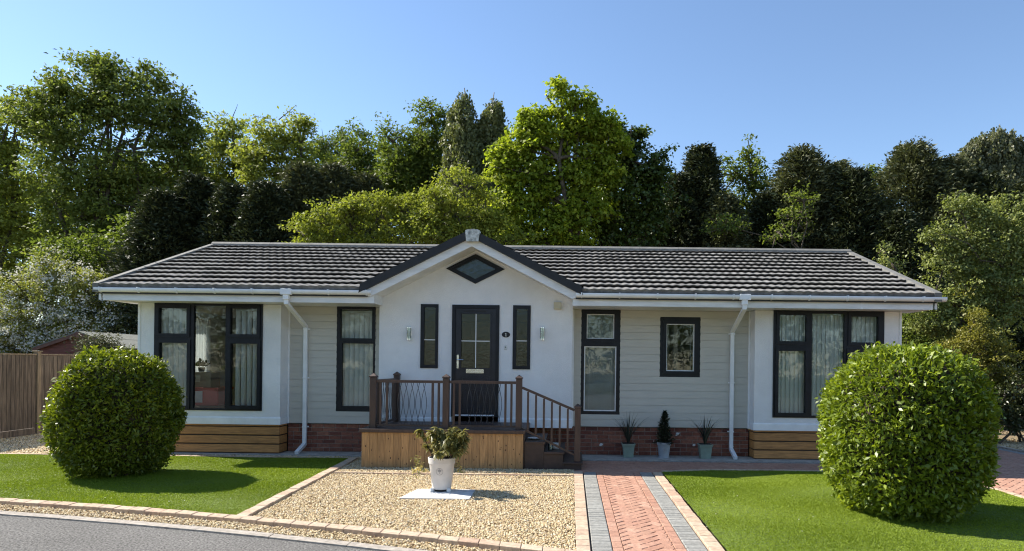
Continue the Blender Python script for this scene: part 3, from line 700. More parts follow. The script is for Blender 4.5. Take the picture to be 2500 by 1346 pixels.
# fallen petals on the grass and road
rng = np.random.default_rng(21)
pp = [G(x, y, 0.05) for x, y in ((1800, 1185), (1935, 1210), (1743, 1228), (1748, 1255), (1726, 1286), (1985, 1262), (2030, 1210), (1950, 1268), (1710, 1184), (1958, 1297), (450, 1222), (257, 1215), (272, 1216), (412, 1224), (608, 1153), (25, 1194), (70, 1210), (563, 1218), (1800, 1211))]
pp = np.array([tuple(p) for p in pp]); n = len(pp)
o = foliage('petals', pp, rdirs(n, rng)*[1, 1, .2], np.tile([0, 0, 1.0], (n, 1))+rng.normal(0, .3, (n, 3)), np.full(n, .022), np.full(n, .015), rng.random(n), L_['blossom'], None)
tag(o, kind='stuff')

# ================================================================== THE HOUSE
DM, DB, DE = 12.40, 12.05, 11.55                                     # main wall, bay and porch faces, fascia face
ZB, ZF, ZE = 0.54, 2.75, 2.985                                       # foot of the walls, foot of the fascia, eave
XL, XR = -7.96, 6.05                                                 # end walls
BAYS = [(-7.96, -5.35), (3.37, 6.05)]
PX0, PX1, PC = -3.54, 0.015, -1.77                                   # porch
YR, ZR, YBK = 15.25, 4.36, 18.60
house = thing('bungalow', (-1.0, 15.0, 0), 'long white and grey bungalow with tiled roof and central gabled entrance', 'bungalow')

def holed(mb, x0, z0, x1, z1, holes, y0, y1):
    """wall slab with openings: boxes between the lines of the openings"""
    xs = sorted({x0, x1, *[v for h in holes for v in (h[0], h[2])]}); zs = sorted({z0, z1, *[v for h in holes for v in (h[1], h[3])]})
    xs = [v for v in xs if x0 <= v <= x1]; zs = [v for v in zs if z0 <= v <= z1]
    for j in range(len(zs)-1):
        run = None
        for i in range(len(xs)):
            solid = i < len(xs)-1 and not any(h[0]-1e-6 <= xs[i] and xs[i+1] <= h[2]+1e-6 and h[1]-1e-6 <= zs[j] and zs[j+1] <= h[3]+1e-6 for h in holes)
            if solid and run is None: run = xs[i]
            if not solid and run is not None:
                mb.box(run, y0, zs[j], xs[i], y1, zs[j+1]); run = None
def ring(mb, x0, z0, x1, z1, w, y0, y1):
    """mitred rectangular frame"""
    o = [(x0, z0), (x1, z0), (x1, z1), (x0, z1)]; q = [(x0+w, z0+w), (x1-w, z0+w), (x1-w, z1-w), (x0+w, z1-w)]
    for i in range(4):
        j = (i+1) % 4; mb.prism([o[i], o[j], q[j], q[i]], 'y', y0, y1)

WIN = {}
def window(key, D, outer, panes, white=False, glass='glass'):
    """outer frame slab with openings, opening sashes, panes; outer and panes in photo pixels"""
    x0, z0, x1, z1 = rect(*outer, D); WIN[key] = (x0, z0, x1, z1)
    holes = [(*rect(*p[:4], D), p[4]) for p in panes]
    fr = MB(); holed(fr, x0, z0, x1, z1, [h[:4] for h in holes], D-0.018, D+0.055)
    wo = fr.build('window', M['dark_frame'], house)
    for h in holes:
        a = h[:4]
        if h[4]:                                                     # opening sash, a little proud
            s_ = MB(); w_ = 0.058; ring(s_, a[0]-w_, a[1]-w_, a[2]+w_, a[3]+w_, w_-0.002, D-0.036, D-0.0185)
            ring(s_, a[0]-0.006, a[1]-0.006, a[2]+0.006, a[3]+0.006, 0.010, D-0.030, D-0.0187)
            s_.build('sash', M['dark_frame'], wo)
        if white:
            s_ = MB(); ring(s_, a[0], a[1], a[2], a[3], 0.020, D+0.004, D+0.05); s_.build('bead', M['white_plastic'], wo)
        g = MB(); yy = D+0.012
        g.add([(a[0], yy, a[1]), (a[2], yy, a[1]), (a[2], yy, a[3]), (a[0], yy, a[3])], [(0, 1, 2, 3)])
        g.build('pane', M[glass], wo)
    return wo
window('bay_a', DB, (377, 738, 641, 1002), [(390, 752, 458, 815, 1), (390, 837, 458, 991, 1), (473.5, 747, 551, 997, 0), (564, 753, 629, 817, 1), (564, 839, 629, 991, 1)])
window('tall_a', DM, (822, 745, 917, 1005), [(832, 755, 910, 827, 1), (835, 839, 911, 992, 0)])
window('tall_b', DM, (1418, 752, 1514, 1012), [(1432, 767, 1500, 828, 1), (1425.5, 846, 1504, 1004, 0)], white=True)
window('small', DM, (1610.5, 774, 1709.5, 921), [(1626, 791, 1695, 907, 1)], white=True)
window('bay_b', DB, (1887, 757, 2157, 1021), [(1902, 769, 1968, 834, 1), (1899, 857, 1965, 1009, 1), (1981, 766, 2060, 1016, 0), (2077, 773, 2143, 837, 1), (2073, 860, 2141, 1010, 1)])
window('light_a', DB, (1027, 743, 1070, 899), [(1035.5, 750, 1063, 891, 0)], glass='dark_glass')
window('light_b', DB, (1252, 746, 1295, 902), [(1260.5, 754, 1287, 894, 0)], glass='dark_glass')

# walls -----------------------------------------------------------
r = lambda k, g=0.004: tuple(v+(g if i < 2 else -g) for i, v in enumerate(WIN[k]))   # openings tuck a few mm under the frames
dx0, dz0, dx1, dz1 = rect(1103, 745, 1218, 1018, DB)
# weatherboarded main wall
PITCH = 0.139
def boards(mb, x0, x1, holes):
    nb = int(round((2.74-ZB)/PITCH)); ph = (2.74-ZB)/nb
    zs = sorted({*[ZB+i*ph for i in range(nb+1)], *[v for h in holes for v in (h[1], h[3])]}); xsx = sorted({x0, x1, *[v for h in holes for v in (h[0], h[2])]})
    def yf(z, low):
        f = ((z-ZB)/ph) % 1.0
        if low and f > 0.999: f = 0.0
        if not low and f < 0.001: f = 1.0
        return DM-0.0165-0.0045*(1-f)
    for j in range(len(zs)-1):
        for i in range(len(xsx)-1):
            a, b_, c, d = xsx[i], xsx[i+1], zs[j], zs[j+1]
            if any(h[0]-1e-6 <= a and b_ <= h[2]+1e-6 and h[1]-1e-6 <= c and d <= h[3]+1e-6 for h in holes): continue
            y0, y1 = yf(c, True), yf(d, False); c0 = c
            if ((c-ZB)/ph) % 1.0 < 1e-3 or ((c-ZB)/ph) % 1.0 > .999: c0 = c+.0035   # shadow gap under the lap
            mb.add([(a, y0, c0), (b_, y0, c0), (b_, y1, d), (a, y1, d)], [(0, 1, 2, 3)])
            mb.add([(a, y0, c0), (b_, y0, c0), (b_, DM+.001, c0), (a, DM+.001, c0)], [(0, 3, 2, 1)])
for x0, x1, hs in ((BAYS[0][1], PX0, [r('tall_a')]), (PX1, BAYS[1][0], [r('tall_b'), r('small')])):
    b = MB(); boards(b, x0, x1, hs); holed(b, x0, ZB, x1, 2.74, hs, DM+0.004, DM+0.12)
    b.build('siding', M['siding'], house)
# rendered bays and end walls
b = MB()
SW = (12.62, 13.98, 0.80, 2.55)                                      # window in the end wall of the bay room: y0 y1 z0 z1
for k, (a0, a1) in zip(('bay_a', 'bay_b'), BAYS):
    holed(b, a0, ZB, a1, 2.748, [r(k)], DB, DB+0.12)
b.box(BAYS[0][1]-0.12, DB+.121, ZB, BAYS[0][1]-.001, DM+0.12, 2.748)
b.box(BAYS[1][0]+.001, DB+.121, ZB, BAYS[1][0]+0.12, DM+0.12, 2.748)
for q in ((DB+.121, SW[0], ZB, 2.95), (SW[1], YBK, ZB, 2.95), (SW[0], SW[1], ZB, SW[2]), (SW[0], SW[1], SW[3], 2.95)):
    b.box(XL, q[0], q[2], XL+0.12, q[1], q[3])
b.box(XR-0.12, DB+.121, ZB, XR, YBK, 2.95)
b.box(XL+.121, YBK-0.12, ZB, XR-.121, YBK, 2.95)
for x in (XL+.002, XR-0.122):                                          # gable triangles of the end walls
    b.prism([(DM, 2.951), (YBK, 2.951), (YR, 4.22)], 'x', x, x+0.12)
b.build('wall', M['render'], house)
# porch front
g0 = lambda x: 3.805-0.508*abs(x-PC)
DIA = at(1161, 657, DB); dw, dh = 70/F*DB, 35.5/F*DB
b = MB()
holes = [r('light_a'), r('light_b'), (dx0+.004, ZB, dx1-.004, dz1-.004)]
holed(b, PX0, ZB, PX1, 2.86, holes, DB, DB+0.12)
top = lambda x: g0(x)
def tri(p): b.prism(p, 'y', DB, DB+0.12)
L, Rr, T_, B_ = (DIA.x-dw, DIA.z), (DIA.x+dw, DIA.z), (DIA.x, DIA.z+dh), (DIA.x, DIA.z-dh)
apex = (PC, top(PC)); bl, br = (PX0, 2.86), (PX1, 2.86); tl, tr_ = (PX0, top(PX0)), (PX1, top(PX1))
tri([bl, B_, L, tl]); tri([bl, br, B_]); tri([br, tr_, Rr, B_]); tri([tl, L, T_, apex]); tri([apex, T_, Rr, tr_])
b.box(PX0, DB+.121, ZB, PX0+0.1, DM+.1, 2.86); b.box(PX1-0.1, DB+.121, ZB, PX1, DM+.1, 2.86)
b.build('porch_wall', M['render'], house)
# projecting trims at the foot of the rendered walls
for a0, a1 in (*[(v[0]-.016, v[1]+.016) for v in BAYS],):
    b = MB(); b.prism([(DB-0.016, ZB), (DB-0.016, ZB+0.115), (DB-.002, ZB+0.14), (DB-.002, ZB)], 'x', a0, a1)
    xx = a1-.015 if a0 < 0 else a0
    b.box(xx, DB-.001, ZB, xx+.015, DM-.014, ZB+.115); b.build('base_trim', M['white_plastic'], house)
for a0, a1 in ((PX0, dx0-.001), (dx1+.001, PX1+.012)):
    b = MB(); b.prism([(DB-0.014, ZB), (DB-0.014, ZB+0.15), (DB-.002, ZB+0.175), (DB-.002, ZB)], 'x', a0, a1); b.build('base_trim', M['white_plastic'], house)
# white corner trims
for x in (XL-.012, XR-.028): boxobj('corner_trim', M['white_plastic'], house, x, DB-.012, ZB+.14, x+.04, DB-.001, 2.748)
for x in (BAYS[0][1]+.001, BAYS[1][0]-.031, PX0-.031, PX1+.001): boxobj('corner_trim', M['white_plastic'], house, x, DM-.036, ZB, x+.03, DM+.003, 2.748)

# brick skirting: bricks laid in stretcher bond
spots = [[(883, 1103, .7)], [(1655, 1059, 1.0), (1468, 1086, 1.0), (1694, 1087, .8), (1652, 1062, .6), (1790, 1090, .35), (1555, 1105, .3), (1596, 1077, .3)]]
for (x0, x1), sp in zip(((BAYS[0][1], PX0+.3), (PX1-1.3, BAYS[1][0])), spots):
    b = MB(); mo = MB(); mo.box(x0, DM+.022, -0.05, x1, DM+.1, ZB-.012)
    k = 0; z = 0.012
    while z < ZB-.03:
        x = x0-(0.1125 if k % 2 else 0)-random.uniform(0, .01)
        while x < x1:
            l = 0.215 if random.random() > .08 else 0.1025
            a0, a1 = max(x, x0), min(x+l, x1)
            if a1-a0 > .02:
                yy = DM+0.012+random.uniform(-.002, .002); b.bevbox(a0, yy, z, a1, yy+.04, min(z+0.065, ZB-.014), b=.003)
            x += l+0.010
        z += 0.075; k += 1
    bw = b.build('brick_skirting', M['brick'], house); mo.build('mortar', M['mortar'], bw)
    for px, py, s in sp:                                             # pale spots where the brick face has come away
        c = at(px, py, DM+.006); n = 9
        pts = [(c.x+math.cos(6.283*i/n)*0.042*s*random.uniform(.5, 1.2), c.z+math.sin(6.283*i/n)*0.030*s*random.uniform(.5, 1.2)) for i in range(n)]
        b = MB(); b.prism(pts, 'y', c.y, c.y+.01); b.build('flaked_patch', M['patch'], bw)
# timber cladding under the bays
for a0, a1 in BAYS:
    b = MB(); bk_ = MB()
    zz = [(0.025, 0.168), (0.190, 0.330), (0.352, 0.490), (0.508, 0.535)]
    for z0, z1 in zz:
        b.bevbox(a0+.01, DB+.012, z0, a1-.01, DB+.034, z1, b=.004)
        xs_ = a1-.034 if a0 < 0 else a0+.012
        b.bevbox(xs_, DB+.036, z0, xs_+.022, DM-.002, z1, b=.004)
    bk_.box(a0+.04, DB+.05, -0.05, a1-.04, DM+.1, ZB-.004)
    cl_ = b.build('timber_skirting', M['cladding'], house); bk_.build('backing', M['brown_dark'], cl_)
# end-wall skirting
boxobj('end_skirting', M['brick'], house, XL+.05, DM, -.05, XL+.15, YBK-.05, ZB-.003)
boxobj('end_skirting', M['brick'], house, XR-.15, DM, -.05, XR-.05, YBK-.05, ZB-.003)

# roof ------------------------------------------------------------
def tiled(O, U, Vv, length, slope, gauge=0.3455, wave=0.15, t=0.052, amp=0.013, x0=None):
    """interlocking roll tiles laid in courses: every course steps up over the one below; returns verts, faces"""
    O, U, Vv = np.array(O, float), np.array(U, float), np.array(Vv, float); W = np.cross(U, Vv); W /= np.linalg.norm(W)
    if W[2] < 0: W = -W
    n = int(length/wave*8); u = np.linspace(0, length, n+1); nc = math.ceil(slope/gauge)
    h = amp*(0.5+0.5*np.cos(2*math.pi*u/wave))**0.8
    Vs, Fs, Ts, base = [], [], [], 0
    rng = np.random.default_rng(5)
    ntile = int(length/0.3)+2; 
    for c in range(nc):
        v0, v1 = c*gauge, min((c+1)*gauge+0.02, slope)
        tid = ((u+(0.15 if c % 2 else 0))/0.3).astype(int)
        j = rng.normal(0, 0.0030, ntile+2)[tid]; jv = rng.normal(0, 0.0035, ntile+2)[tid]
        rows = [(v0+jv+0.15, h*0.2-0.020), (v0+jv+.004, t+h*.96-.011+j), (v0+jv, t+h+j-.003), (v0+jv+.006, t+h+j), (v0+jv+(v1-v0)*0.5, t*0.5+h+j*.5), (np.full(n+1, v1), h)]
        if c == 0: rows[0] = (v0+jv+.02, h*.2-.016)
        tt = rng.random(ntile+2)[tid]*.8+rng.random()*.2
        for v, hh in rows:
            Ts.append(tt)
            Vs.append(O+np.outer(u, U)+np.outer(v, Vv)+np.outer(hh, W))
        for k in range(5):
            a = base+k*(n+1)+np.arange(n); Fs.append(np.stack([a, a+1, a+n+2, a+n+1], 1))
        base += 6*(n+1)
    TONE.append(np.concatenate(Ts)); return np.concatenate(Vs), np.concatenate(Fs)
TONE = []
RX0, RX1 = -8.33, 6.42
sl = Vector((0, YR-11.47, ZR-ZE)); SLEN = sl.length; sv = sl.normalized()
V1, F1 = tiled((RX0, 11.47, ZE), (1, 0, 0), sv, RX1-RX0, SLEN)
sb = Vector((0, YR-(2*YR-11.47), ZR-ZE)).normalized()
V2, F2 = tiled((RX0, 2*YR-11.47, ZE), (1, 0, 0), sb, RX1-RX0, SLEN)
mid = V1[F1].mean(1)                                                 # no tiles where the porch roof covers the main one
F1 = F1[~((np.abs(mid[:, 0]-PC) < 1.93) & (mid[:, 2] < 4.04-0.508*np.abs(mid[:, 0]-PC)-.03))]
roof = npmesh('roof', np.concatenate([V1, V2]), np.concatenate([F1, F2+len(V1)]), M['tile'], house, tone=np.concatenate(TONE[:2]), smooth=False)
b = MB()                                                             # roof deck under the tiles
for s_ in (1, -1):
    y0 = 11.50 if s_ > 0 else 2*YR-11.50
    for x0, x1 in (((RX0+.02, PX0-.05), (PX1+.05, RX1-.02)) if s_ > 0 else ((RX0+.02, RX1-.02),)):
        b.prism([(y0, ZE-.035), (YR, ZR-.03), (YR, ZR-.12), (y0, ZE-.125)], 'x', x0, x1)
b.build('roof_deck', M['dark_verge'], house)
# ridge cap
b = MB(); x = RX0-.02
while x < RX1:
    x2 = min(x+0.45, RX1+.02)
    pr_ = [(YR-.15, ZR-.015), (YR-.13, ZR+.035), (YR-.055, ZR+.088), (YR+.055, ZR+.088), (YR+.13, ZR+.035), (YR+.15, ZR-.015)]
    b.prism(pr_, 'x', x, x2-.004); x += 0.45
b.build('ridge_tile', M['tile_trim'], house)
# verges
for xv in (RX0, RX1):
    b = MB(); x0, x1 = (xv-.05, xv+.05) if xv < 0 else (xv-.09, xv+.04)
    for s_ in (1, -1):
        q0, q1 = 11.44, YR-.13
        f = lambda y, dz: (YR-(YR-y)*s_, ZE+(y-11.47)*(ZR-ZE)/(YR-11.47)+dz)
        b.prism([f(q0, .066), f(q1, .066), f(q1, -.09), f(q0, -.09)], 'x', x0, x1)
    b.build('verge', M['tile_trim'], house)
    b = MB()                                                        # white barge board under the verge
    for s_ in (1, -1):
        b.prism([f(11.56, -.095), f(YR-.02, -.095), f(YR-.02, -.26), f(11.56, -.26)], 'x', xv-.02, xv+.02)
    b.build('end_bargeboard', M['fascia'], house)
# fascia, soffit
for x0, x1 in ((RX0+.06, PX0+.055), (PX1-.002, RX1-.06)):
    fa = boxobj('fascia', M['fascia'], house, x0, DE, ZF, x1, DE+.025, 2.925)
b = MB(); xj = at(2104, 745, DE).x; b.box(xj-.025, DE-.004, ZF-.003, xj+.025, DE-.0005, 2.92); b.build('fascia_joint', M['white_plastic'], fa)
for q in ((RX0+.06, DE+.026, PX0+.05, DM+.001), (PX1+.001, DE+.026, RX1-.06, DM+.001), (RX0+.06, YBK-.01, RX1-.06, 2*YR-11.6)):
    boxobj('soffit', M['fascia'], house, q[0], q[1], ZF+.004, q[2], q[3], ZF+.02)
boxobj('fascia', M['fascia'], house, RX0+.06, 2*YR-DE-.025, ZF, RX1-.06, 2*YR-DE, 2.925)
for x0, x1 in ((RX0+.05, PX0), (PX1, RX1-.05)): boxobj('eave_comb', M['black'], house, x0, 11.50, 2.93, x1, 11.56, 2.982)   # black comb between gutter and tiles
# gutters: trough profile, brackets, end stops
gp = [(11.545, 2.965), (11.440, 2.965), (11.436, 2.955), (11.438, 2.925), (11.455, 2.900), (11.48, 2.888), (11.545, 2.888)]
for x0, x1, dpx in ((RX0-.03, PX0+.02, 699), (PX1+.05, RX1+.13, 1818)):
    b = MB(); b.prism(gp, 'x', x0, x1); gu = b.build('gutter', M['white_plastic'], house, smooth=True)
    x = x0+.10
    while x < x1-.05:
        b = MB(); bp = [(11.548, 2.975), (11.434, 2.975), (11.426, 2.968), (11.428, 2.92), (11.448, 2.892), (11.478, 2.879), (11.548, 2.879)]
        b.prism(bp, 'x', x-.012, x+.012); x += 0.665; b.build('bracket', M['white_plastic'], gu)
    px = at(dpx, 740, 11.48).x
    b = MB(); b.bevbox(px-.095, 11.425, 2.874, px+.095, 11.55, 2.978, b=.006); b.bevbox(px-.05, 11.44, 2.79, px+.05, 11.53, 2.875, b=.006)
    b.build('outlet', M['white_plastic'], gu)
    yw = DM-.062
    b = MB(); hw = .034
    b.sqtube([(px, 11.485, 2.80), (px, 11.485, 2.73), (px, yw, 2.36), (px, yw, 0.155), (px, 11.98, 0.035)], hw, .028)
    dp = b.build('downpipe', M['white_plastic'], house)
    for z in (2.32, 1.40, 0.48):
        b = MB(); b.box(px-.062, yw+.028, z-.012, px+.062, DM-.014, z+.012); b.bevbox(px-.040, yw-.034, z-.016, px+.040, yw+.034, z+.016, b=.003); b.build('pipe_clip', M['white_plastic'], dp)

# porch gable -----------------------------------------------------
HWG = 1.945; SG = 0.508
for s_ in (-1, 1):
    cs = Vector((s_*1.0, 0, -SG)).normalized()
    e = Vector((PC+s_*HWG, 0, 4.055-SG*HWG)); 
    Vt, Ft = tiled((e.x, 11.50, e.z-.035), (0, 1, 0), tuple(-cs), 3.6, (Vector((PC, 0, 4.055))-e).length-.02)
    if s_ < 0: Ft = Ft[:, ::-1]
    npmesh('porch_roof', Vt, Ft, M['tile'], house, tone=TONE[-1])
def band(z_hi, z_lo, y0, y1, hw_hi, hw_lo, name, m):
    b = MB()
    for s_ in (-1, 1):
        b.prism([(PC, z_hi), (PC+s_*hw_hi, z_hi-SG*hw_hi), (PC+s_*hw_lo, z_lo-SG*hw_lo), (PC, z_lo)][::s_], 'y', y0, y1)
    return b.build(name, M[m], house)
band(4.062, 3.917, 11.43, 11.56, 1.935, 1.960, 'gable_verge', 'dark_verge')
band(3.915, 3.765, 11.49, 11.52, 1.950, 1.775, 'bargeboard', 'fascia')
bb = bpy.data.objects['bargeboard']
b = MB()
for s_ in (-1, 1):
    b.prism([(PC, 3.781), (PC+s_*1.78, 3.781-SG*1.78), (PC+s_*1.78, 3.796-SG*1.78), (PC, 3.796)][::s_], 'y', 11.521, DB+.005)
    xx = PX0+.056 if s_ < 0 else PX1-.02
b.build('gable_soffit', M['fascia'], house)
for x0, x1, z1, xa_, xb_ in ((PX0-.06, PX0+.054, 2.93, PX0+.03, PX0+.054), (PX1-.004, PX1+.10, 2.885, PX1-.003, PX1+.02)):   # boxed ends where barge board meets fascia
    boxobj('gable_end_box', M['fascia'], house, x0, DE-.025, ZF-.002, x1, DE-.001, z1); boxobj('gable_return', M['fascia'], house, xa_, DE, ZF, xb_, DB-.001, 2.93)
c = at(1154, 575, 11.40)
b = MB(); fp = [(c.x-.112, c.z-.105), (c.x+.098, c.z-.105), (c.x+.122, c.z+.085), (c.x+.09, c.z+.102), (c.x, c.z+.110), (c.x-.10, c.z+.100), (c.x-.128, c.z+.085)]
b.prism(fp, 'y', 11.385, 11.55); b.prism([(c.x-.10, c.z-.05), (c.x+.10, c.z-.05), (c.x+.085, c.z+.098), (c.x, c.z+.106), (c.x-.085, c.z+.098)], 'y', 11.551, 14.3)
b.build('ridge_end_cap', M['finial'], house)

# diamond window
def diamond(cx, cz, w_, h_): return [(cx-w_, cz), (cx, cz-h_), (cx+w_, cz), (cx, cz+h_)]
b = MB(); o_ = diamond(DIA.x, DIA.z, dw+.012, dh+.007); q_ = diamond(DIA.x, DIA.z, dw-.158, dh-.080); m_ = diamond(DIA.x, DIA.z, dw-.075, dh-.038)
for i in range(4):
    j = (i+1) % 4
    b.prism([o_[i], o_[j], m_[j], m_[i]], 'y', DB-.024, DB+.05); b.prism([m_[i], m_[j], q_[j], q_[i]], 'y', DB-.014, DB+.05)
dwn = b.build('window', M['dark_frame'], house)
b = MB(); b.add([(p[0], DB+.01, p[1]) for p in diamond(DIA.x, DIA.z, dw-.15, dh-.076)], [(0, 1, 2, 3)]); b.build('pane', M['dark_glass'], dwn)

# glazing bars in the sidelights
for k in ('light_a', 'light_b'):
    x0, z0, x1, z1 = WIN[k]; zz = at(1049, 830, DB).z
    boxobj('glazing_bar', M['white_plastic'], house, x0+.055, DB+.004, zz-.007, x1-.055, DB+.011, zz+.007)

# front door
b = MB(); ring(b, dx0, dz0, dx1, dz1, 0.062, DB-.022, DB+.06); df = b.build('door_frame', M['dark_frame'], house)
gx0, gz0, gx1, gz1 = rect(1125.5, 766, 1197, 899, DB)
lx0, lz0, lx1, lz1 = dx0+.064, dz0+.064, dx1-.064, dz1-.064
b = MB(); holed(b, lx0, lz0, lx1, lz1, [(gx0, gz0, gx1, gz1)], DB-.002, DB+.045)
ring(b, gx0-.022, gz0-.022, gx1+.022, gz1+.022, .026, DB-.012, DB-.0022)
for (pa, pb, pc_, pd) in ((1126, 918, 1196, 940), (1126, 950, 1158, 1003), (1164, 950, 1196, 1003)):
    x0, z0, x1, z1 = rect(pa, pa and pb, pc_, pd, DB); ring(b, x0, z0, x1, z1, .018, DB-.011, DB-.0022); b.box(x0+.035, DB-.008, z0+.035, x1-.035, DB-.0022, z1-.035)
door = b.build('front_door', M['door_paint'], house)
b = MB(); b.add([(gx0, DB+.02, gz0), (gx1, DB+.02, gz0), (gx1, DB+.02, gz1), (gx0, DB+.02, gz1)], [(0, 1, 2, 3)]); b.build('pane', M['dark_glass'], door)
xm = at(1161.5, 833, DB).x; zm = at(1161.5, 833, DB).z
b = MB(); b.box(xm-.007, DB+.006, gz0, xm+.007, DB+.016, gz1); b.box(gx0, DB+.007, zm-.007, xm-.0072, DB+.015, zm+.007); b.box(xm+.0072, DB+.007, zm-.007, gx1, DB+.015, zm+.007)
b.build('glazing_bar', M['white_plastic'], door)
x0, z0, x1, z1 = rect(1115, 866, 1119.5, 900, DB); zl = at(1117, 879, DB).z
b = MB(); b.bevbox(x0, DB-.014, z0, x1, DB-.003, z1, b=.004); b.tube([((x0+x1)/2, DB-.012, zl), ((x0+x1)/2, DB-.055, zl)], .010, 8); b.tube([((x0+x1)/2-.005, DB-.055, zl), ((x0+x1)/2+.06, DB-.058, zl+.003), ((x0+x1)/2+.115, DB-.05, zl)], .0095, 8)
b.tube([((x0+x1)/2, DB-.014, z0+.06), ((x0+x1)/2, DB-.022, z0+.06)], .012, 10)
b.build('handle', M['chrome'], door, smooth=True)
x0, z0, x1, z1 = rect(1138, 901.5, 1181, 911.5, DB)
b = MB(); ring(b, x0, z0, x1, z1, .016, DB-.018, DB-.003); b.bevbox(x0+.017, DB-.013, z0+.017, x1-.017, DB-.004, z1-.017, b=.003)
b.build('letterbox', M['chrome'], door)
x0, z0, x1, z1 = rect(1110, 1012.5, 1206, 1015.5, DB); boxobj('weather_bar', M['white_plastic'], door, x0, DB-.03, z0, x1, DB-.0225, z1)
x0, z0, x1, z1 = rect(1134, 758, 1188, 761.5, DB); boxobj('trickle_vent', M['black'], door, x0, DB-.012, z0, x1, DB-.003, z1)

# wall lights, number plaque, bell, alarm box
for px, py in ((1000.5, 815), (1324.5, 815)):
    c = at(px, py, DB); 
    b = MB(); b.bevbox(c.x-.03, DB-.022, c.z-.05, c.x+.03, DB-.001, c.z+.05, b=.004); b.tube([(c.x, DB-.02, c.z), (c.x, DB-.05, c.z)], .012, 8)
    b.tube([(c.x, DB-.065, c.z+.095), (c.x, DB-.065, c.z+.112)], .040, 16); b.tube([(c.x, DB-.065, c.z-.112), (c.x, DB-.065, c.z-.095)], .040, 16)
    la = b.build('wall_light', M['chrome'], house, smooth=True)
    b = MB(); b.tube([(c.x, DB-.065, c.z-.094), (c.x, DB-.065, c.z+.094)], .036, 16); b.build('glass_shade', M['glass'], la, smooth=True)
    b = MB(); b.tube([(c.x, DB-.065, c.z-.06), (c.x, DB-.065, c.z+.045)], .020, 12); b.build('bulb', M['slat'], la, smooth=True)
    b = MB()
    for s_ in (-1, 1): b.box(c.x+s_*.028-.004, DB-.07, c.z-.055, c.x+s_*.028+.004, DB-.055, c.z+.05)
    b.build('shade_bar', M['black'], la)
c = at(1235.3, 817.3, DB); n = 28
b = MB(); b.prism([(c.x+.076*math.cos(6.2832*i/n), c.z+.053*math.sin(6.2832*i/n)) for i in range(n)], 'y', DB-.012, DB-.001); pl = b.build('number_plaque', M['black'], house)
b = MB(); b.box(c.x-.006, DB-.0145, c.z-.024, c.x+.006, DB-.0122, c.z+.028); b.box(c.x-.016, DB-.0145, c.z-.031, c.x+.016, DB-.0122, c.z-.0242); b.prism([(c.x-.0062, c.z+.028), (c.x-.018, c.z+.018), (c.x-.018, c.z+.011), (c.x-.0062, c.z+.018)], 'y', DB-.0145, DB-.0122)
b.build('house_number', M['digit'], pl)
c = at(1234.3, 848.5, DB)
b = MB(); b.bevbox(c.x-.024, DB-.02, c.z-.045, c.x+.024, DB-.001, c.z+.045, b=.008); be = b.build('doorbell', M['ceramic'], house)
b = MB(); b.tube([(c.x, DB-.025, c.z+.004), (c.x, DB-.0195, c.z+.004)], .011, 12); b.build('bell_button', M['iron'], be)
x0, z0, x1, z1 = rect(1352, 738.5, 1370, 755, DB)
b = MB(); b.bevbox(x0, DB-.05, z0, x1, DB-.001, z1, b=.003); b.box(x0+.01, DB-.04, z0-.006, x1-.01, DB-.004, z0-.0005); b.build('alarm_box', M['cream'], house)

# rooms behind the windows
b = MB()
b.box(XL+.125, DM+.13, ZB-.02, XR-.125, YBK-.13, ZB+.06)
for a0, a1 in BAYS: b.box(max(a0, XL)+.125, DB+.125, ZB+.004, min(a1, XR)-.125, DM+.13, ZB+.06)
b.build('floor', M['shelf_wood'], house)
b = MB(); b.box(XL+.125, DM+.13, 2.70, XR-.125, YBK-.13, 2.74)
for a0, a1 in BAYS: b.box(max(a0, XL)+.125, DB+.125, 2.702, min(a1, XR)-.125, DM+.13, 2.738)
b.build('ceiling', M['inner_wall'], house)
b = MB()
for x in (-5.05, -3.62): b.box(x, DM+.13, ZB+.061, x+.08, 15.9, 2.699)
for x in (0.05, 1.95, 3.25): b.box(x, DM+.13, ZB+.061, x+.08, 15.9, 2.699)
b.box(XL+.125, 15.901, ZB+.061, XR-.125, 15.98, 2.699)
b.build('inner_wall', M['inner_wall'], house)
b = MB(); ring_y = [(SW[0], SW[2]), (SW[1], SW[2]), (SW[1], SW[3]), (SW[0], SW[3])]; w_ = .07
q_ = [(SW[0]+w_, SW[2]+w_), (SW[1]-w_, SW[2]+w_), (SW[1]-w_, SW[3]-w_), (SW[0]+w_, SW[3]-w_)]
for i in range(4): j = (i+1) % 4; b.prism([ring_y[i], ring_y[j], q_[j], q_[i]], 'x', XL-.015, XL+.06)
sw = b.build('window', M['dark_frame'], house)
b = MB(); b.add([(XL+.02, q_[0][0], q_[0][1]), (XL+.02, q_[1][0], q_[0][1]), (XL+.02, q_[1][0], q_[2][1]), (XL+.02, q_[0][0], q_[2][1])], [(0, 1, 2, 3)]); b.build('pane', M['glass'], sw)

